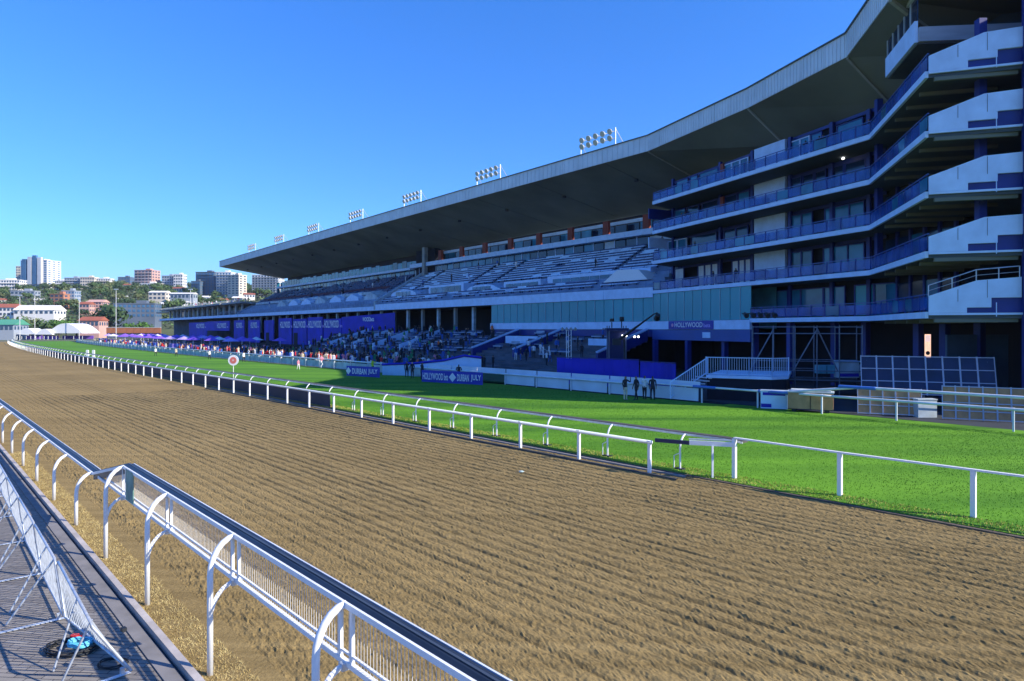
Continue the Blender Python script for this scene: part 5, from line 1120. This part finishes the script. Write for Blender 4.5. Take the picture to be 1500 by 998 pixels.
block('red brick apartment block with dark balconies on the slope', 80, 101, 432, 456, 600, 12, WBk, 5, 3, rz=.4)
block('blue grey stair block joined to the red brick apartments', 95, 114, 427, 456, 606, 10, WG, 6, 4, FB_)
block('pink brick apartment building with pitched roof on the slope', 132, 155, 443, 459, 570, 12, WPk, 4, 5, gable=(WPk, 2.2))
block('low pink house with red roof left of the pink brick building', 120, 135, 446, 458, 560, 9, WPk, 2, 3, gable=(RR, 2))
block('long white roofed hall on the lower slope', 30, 88, 455, 462, 520, 16, WP, 1, 8, gable=(WP, 4), cat='hall')
block('white house with red roof at the left edge of the lower slope', -5, 28, 451, 464, 520, 12, WP, 2, 6, gable=(RR, 3), cat='house')
block('dark flat roofed long building behind the orange wall', 172, 232, 446, 466, 480, 14, WD, 3, 9, FB_, .1, cat='building')
block('blue grey block on the slope below the white ridge building', 20, 55, 427, 438, 700, 10, WG, 2, 6)
block('brown house with white roof in the middle of the slope', 221, 247, 429, 440, 650, 10, WC, 2, 4, gable=(WP, 1.8), cat='house')
block('long pale roofed house right of the brown house', 252, 287, 431, 439, 640, 9, WG, 1, 6, gable=(WP, 1.4), cat='house')
hs_ = [(205, 424, 'white'), (183, 418, 'red'), (262, 423, 'red'), (300, 436, 'white'), (350, 437, 'white'), (365, 432, 'red'), (232, 446, 'white'), (150, 432, 'red'), (60, 440, 'white'), (178, 436, 'white'), (325, 440, 'red'), (275, 443, 'white'), (8, 440, 'red')]
for i, (px, y, c) in enumerate(hs_):
    Y = 620 + (445 - y) * 9; wh = ('small white roofed house %s', 'small red roofed house %s')[c == 'red']
    block(wh % ['below the orange tower podium', 'under the dark flat house', 'under the grey office block', 'left of the blue glass building foot', 'right of the bright white tower foot', 'beside the tip of the grandstand roof', 'above the extension roof, left end', 'on the slope above the pink brick building', 'left of the red brick apartments', 'right of the slope centre', 'just above the extension parapet', 'above the extension roof, middle', 'at the left edge of the slope'][i], px - 8, px + 8, y, y + 5, Y, 9, WP if i % 2 else WC, 1, 4, rz=random.uniform(-.4, .5), gable=(RR if c == 'red' else WP, 1.8), cat='house')
block('green roofed shed at the far left behind the course', -8, 31, 476, 486, 330, 12, WG, 1, 6, gable=(RG, 2.6), cat='shed')
block('low red roofed house right of the white marquee', 122, 152, 470, 480, 400, 10, WPk, 1, 5, gable=(RR, 2.4), cat='house')
# marquee and small white tents
def marquee(label, px0, px1, yt, yb, Y, dep):
    x0, x1 = (px0 - 750) / 1000 * Y, (px1 - 750) / 1000 * Y; L = x1 - x0; zt = 5 - (yt - HZ) * Y / 1000; r = thing('marquee', label, 'marquee', ((x0 + x1) / 2, Y, 0))
    b = MB(); k = 14; pr = [(-L / 2 + L * i / k, 1.6 + (zt - 1.6) * math.sin(math.pi * (.06 + .88 * i / k)) ** .9) for i in range(k + 1)]
    b.v = [(x, -dep / 2, z) for x, z in pr] + [(x, dep / 2, z) for x, z in pr]; n_ = k + 1; b.f = [(i, i + 1, i + 1 + n_, i + n_) for i in range(k)] + [tuple(range(n_)), tuple(n_ + i for i in reversed(range(n_)))]; b.mi = [0] * len(b.f)
    b.build('canopy', TENT, r)
    for i in range(5): piece('tent_leg', WHITE, r, (-L / 2 + L * i / 4, -dep / 2, .8), (.15, .15, 1.6))
    MB().box((0, dep * .2, .9), (L * .92, .1, 1.7)).build('side_panel', PURPLE, r); return r
marquee('large white marquee with curved roof at the left behind the course', 84, 134, 474, 488, 330, 14)
marquee('low white tent between the green shed and the large marquee', 34, 60, 481, 488, 330, 8)
marquee('smaller grey white tent touching the large marquee on its left', 60, 84, 482, 488, 325, 7)
w_ = thing('boundary_wall', 'long orange brick wall behind the purple parasols', 'wall', (*along(196, 370), 0)); 
for k in range(8): piece('wall_panel', mat('orange_brick', (.42, .15, .07), .85, .15, 1), w_, (-13 + 3.7 * k, 1.0 * (k % 1), 4.2), (3.6, .4, 3.0)); piece('coping', WP, w_, (-13 + 3.7 * k, 0, 5.8), (3.66, .6, .2))
piece('wall_base', WD, w_, (0, .2, 1.35), (29.5, .3, 2.7))
# light poles
for px, yt, Y, lab in ((29, 433, 300, 'tall light pole above the green shed'), (51, 431, 310, 'tall light pole left of the large marquee'), (116, 433, 320, 'tall light pole behind the large marquee'), (170, 424, 300, 'tall light pole in front of the dark tree'), (279, 424, 300, 'tall light pole rising behind the low stand extension')):
    v = V(px, yt, Y); r = thing('light_pole', lab, 'light pole', (v.x, Y, 0)); MB().tube([(0, 0, 0), (0, 0, v.z)], [.16, .11], 6).build('pole', mat('pale_pole', (.6, .6, .6), .5), r); MB().box((0, 0, v.z), (1.8, .5, .35)).build('lamp_head', GALV, r)
# purple parasols and tables
pc = MB(); pc.v = [(1.9 * math.cos(a), 1.9 * math.sin(a), 2.3) for a in [i * math.pi / 4 for i in range(8)]] + [(0, 0, 3.1)]; pc.f = [(i, (i + 1) % 8, 8) for i in range(8)] + [tuple(reversed(range(8)))]; pc.mi = [0] * 9
pcm = pc.mesh('canopy', PURPLE); ppm = MB().tube([(0, 0, 0), (0, 0, 2.35)], .05, 5).mesh('pole', WHITE); ptm = MB().tube([(0, 0, 0), (0, 0, .75), (0, 0, .8)], [.1, .1, .9], 10).mesh('table', TENT)
PURP2 = mat('lilac_fabric', (.45, .33, .80), .7, .2, .2); pcm2 = pcm.copy(); pcm2.materials[0] = PURP2; pcw = pcm.copy(); pcw.materials[0] = TENT
for row in range(6):
    for i in range(15):
        s_ = 150 + 11.5 * i + random.uniform(-2, 2); nn_ = 52 + 5.5 * row + random.uniform(-1, 1); p = T(s_, nn_, .02); k = random.choice((0, 0, 0, 1, 2)); 
        if (p - S(0, 0)).dot(M_) > -8: continue
        r = thing('parasol', ('purple parasol', 'lilac parasol', 'white parasol')[k] + ' in the sunny terrace area left of the blue hoardings', 'parasol', p, ('purple', 'lilac', 'white')[k] + ' parasols on the sunny terrace'); inst('canopy', (pcm, pcm2, pcw)[k], r); inst('pole', ppm, r); inst('table', ptm, r)
for k in range(14): a, c = T(150 + 12 * k, 49.5), T(161.5 + 12 * k, 49.5); o = pwall('terrace_screen', (PURPLE, PURP2)[k % 2], None, a, c, .02, 1.3, .1); tag(o, ('purple', 'lilac')[k % 2] + ' fabric screen along the front of the parasol terrace', 'fabric screen', ('purple', 'lilac')[k % 2] + ' terrace screens')
crowd('in the sunny parasol terrace far left', 'parasol terrace crowd', lambda: T(random.uniform(150, 300), random.uniform(42, 49), .02), 14, ['white', 'dark', 'red', 'cream', 'blue'], 2.2)

# the rest of the crowd, too many and too small to tell apart
b = MB(); cols = [CM[k] for k in ('dark', 'white', 'blue', 'green', 'red', 'cream')] + [SKIN, HAIR]
def tiny(p, ci, ti):
    a = random.uniform(0, 6.28); c_, s_ = math.cos(a) * .1, math.sin(a) * .1
    for e in (-1, 1): b.tube([(p.x + c_ * e, p.y + s_ * e, p.z), (p.x + c_ * e, p.y + s_ * e, p.z + .86)], [.07, .09], 5, ti); b.tube([(p.x + c_ * 2 * e, p.y + s_ * 2 * e, p.z + 1.42), (p.x + c_ * 2.6 * e, p.y + s_ * 2.6 * e, p.z + .88)], [.05, .035], 4, ci)
    b.tube([(p.x, p.y, p.z + .82), (p.x, p.y, p.z + 1.2), (p.x, p.y, p.z + 1.45), (p.x, p.y, p.z + 1.52)], [.17, .16, .19, .07], 7, ci); b.tube([(p.x, p.y, p.z + 1.5), (p.x, p.y, p.z + 1.58), (p.x, p.y, p.z + 1.68)], [.05, .1, .08], 6, 6); b.tube([(p.x, p.y, p.z + 1.66), (p.x, p.y, p.z + 1.76)], [.1, .05], 6, 7)
for i in range(150): tiny(T(random.uniform(62, 260), random.uniform(41, 50), .02), random.choice((0, 0, 1, 4, 5, 2)), random.choice((0, 1, 2)))
for i in range(110): tiny(onter(), random.choice((0, 0, 0, 0, 0, 3, 2, 1)), random.choice((0, 0, 2)))
for i in range(80): tiny(S(random.uniform(14, 110), random.uniform(-23, -12.5), .03), random.choice((0, 0, 0, 0, 2, 3)), random.choice((0, 0, 2)))
o = b.build('distant_crowd', cols); kind(o, 'stuff'); tag(o, 'dense mixed crowd filling the terraces and rail side in front of the grandstand', 'crowd')

hzm = bpy.data.materials.new('haze_air'); hzm.use_nodes = True; n = hzm.node_tree; n.nodes.remove(n.nodes['Principled BSDF']); pv = n.nodes.new('ShaderNodeVolumePrincipled'); pv.inputs['Color'].default_value = (.80, .90, 1, 1); pv.inputs['Density'].default_value = .00007; pv.inputs['Anisotropy'].default_value = .2
n.links.new(pv.outputs[0], n.nodes['Material Output'].inputs['Volume'])
kind(MB().prism([(-6500, -320), (6500, -320), (6500, 7500), (-6500, 7500)], -60, 130).build('haze', hzm), 'stuff')
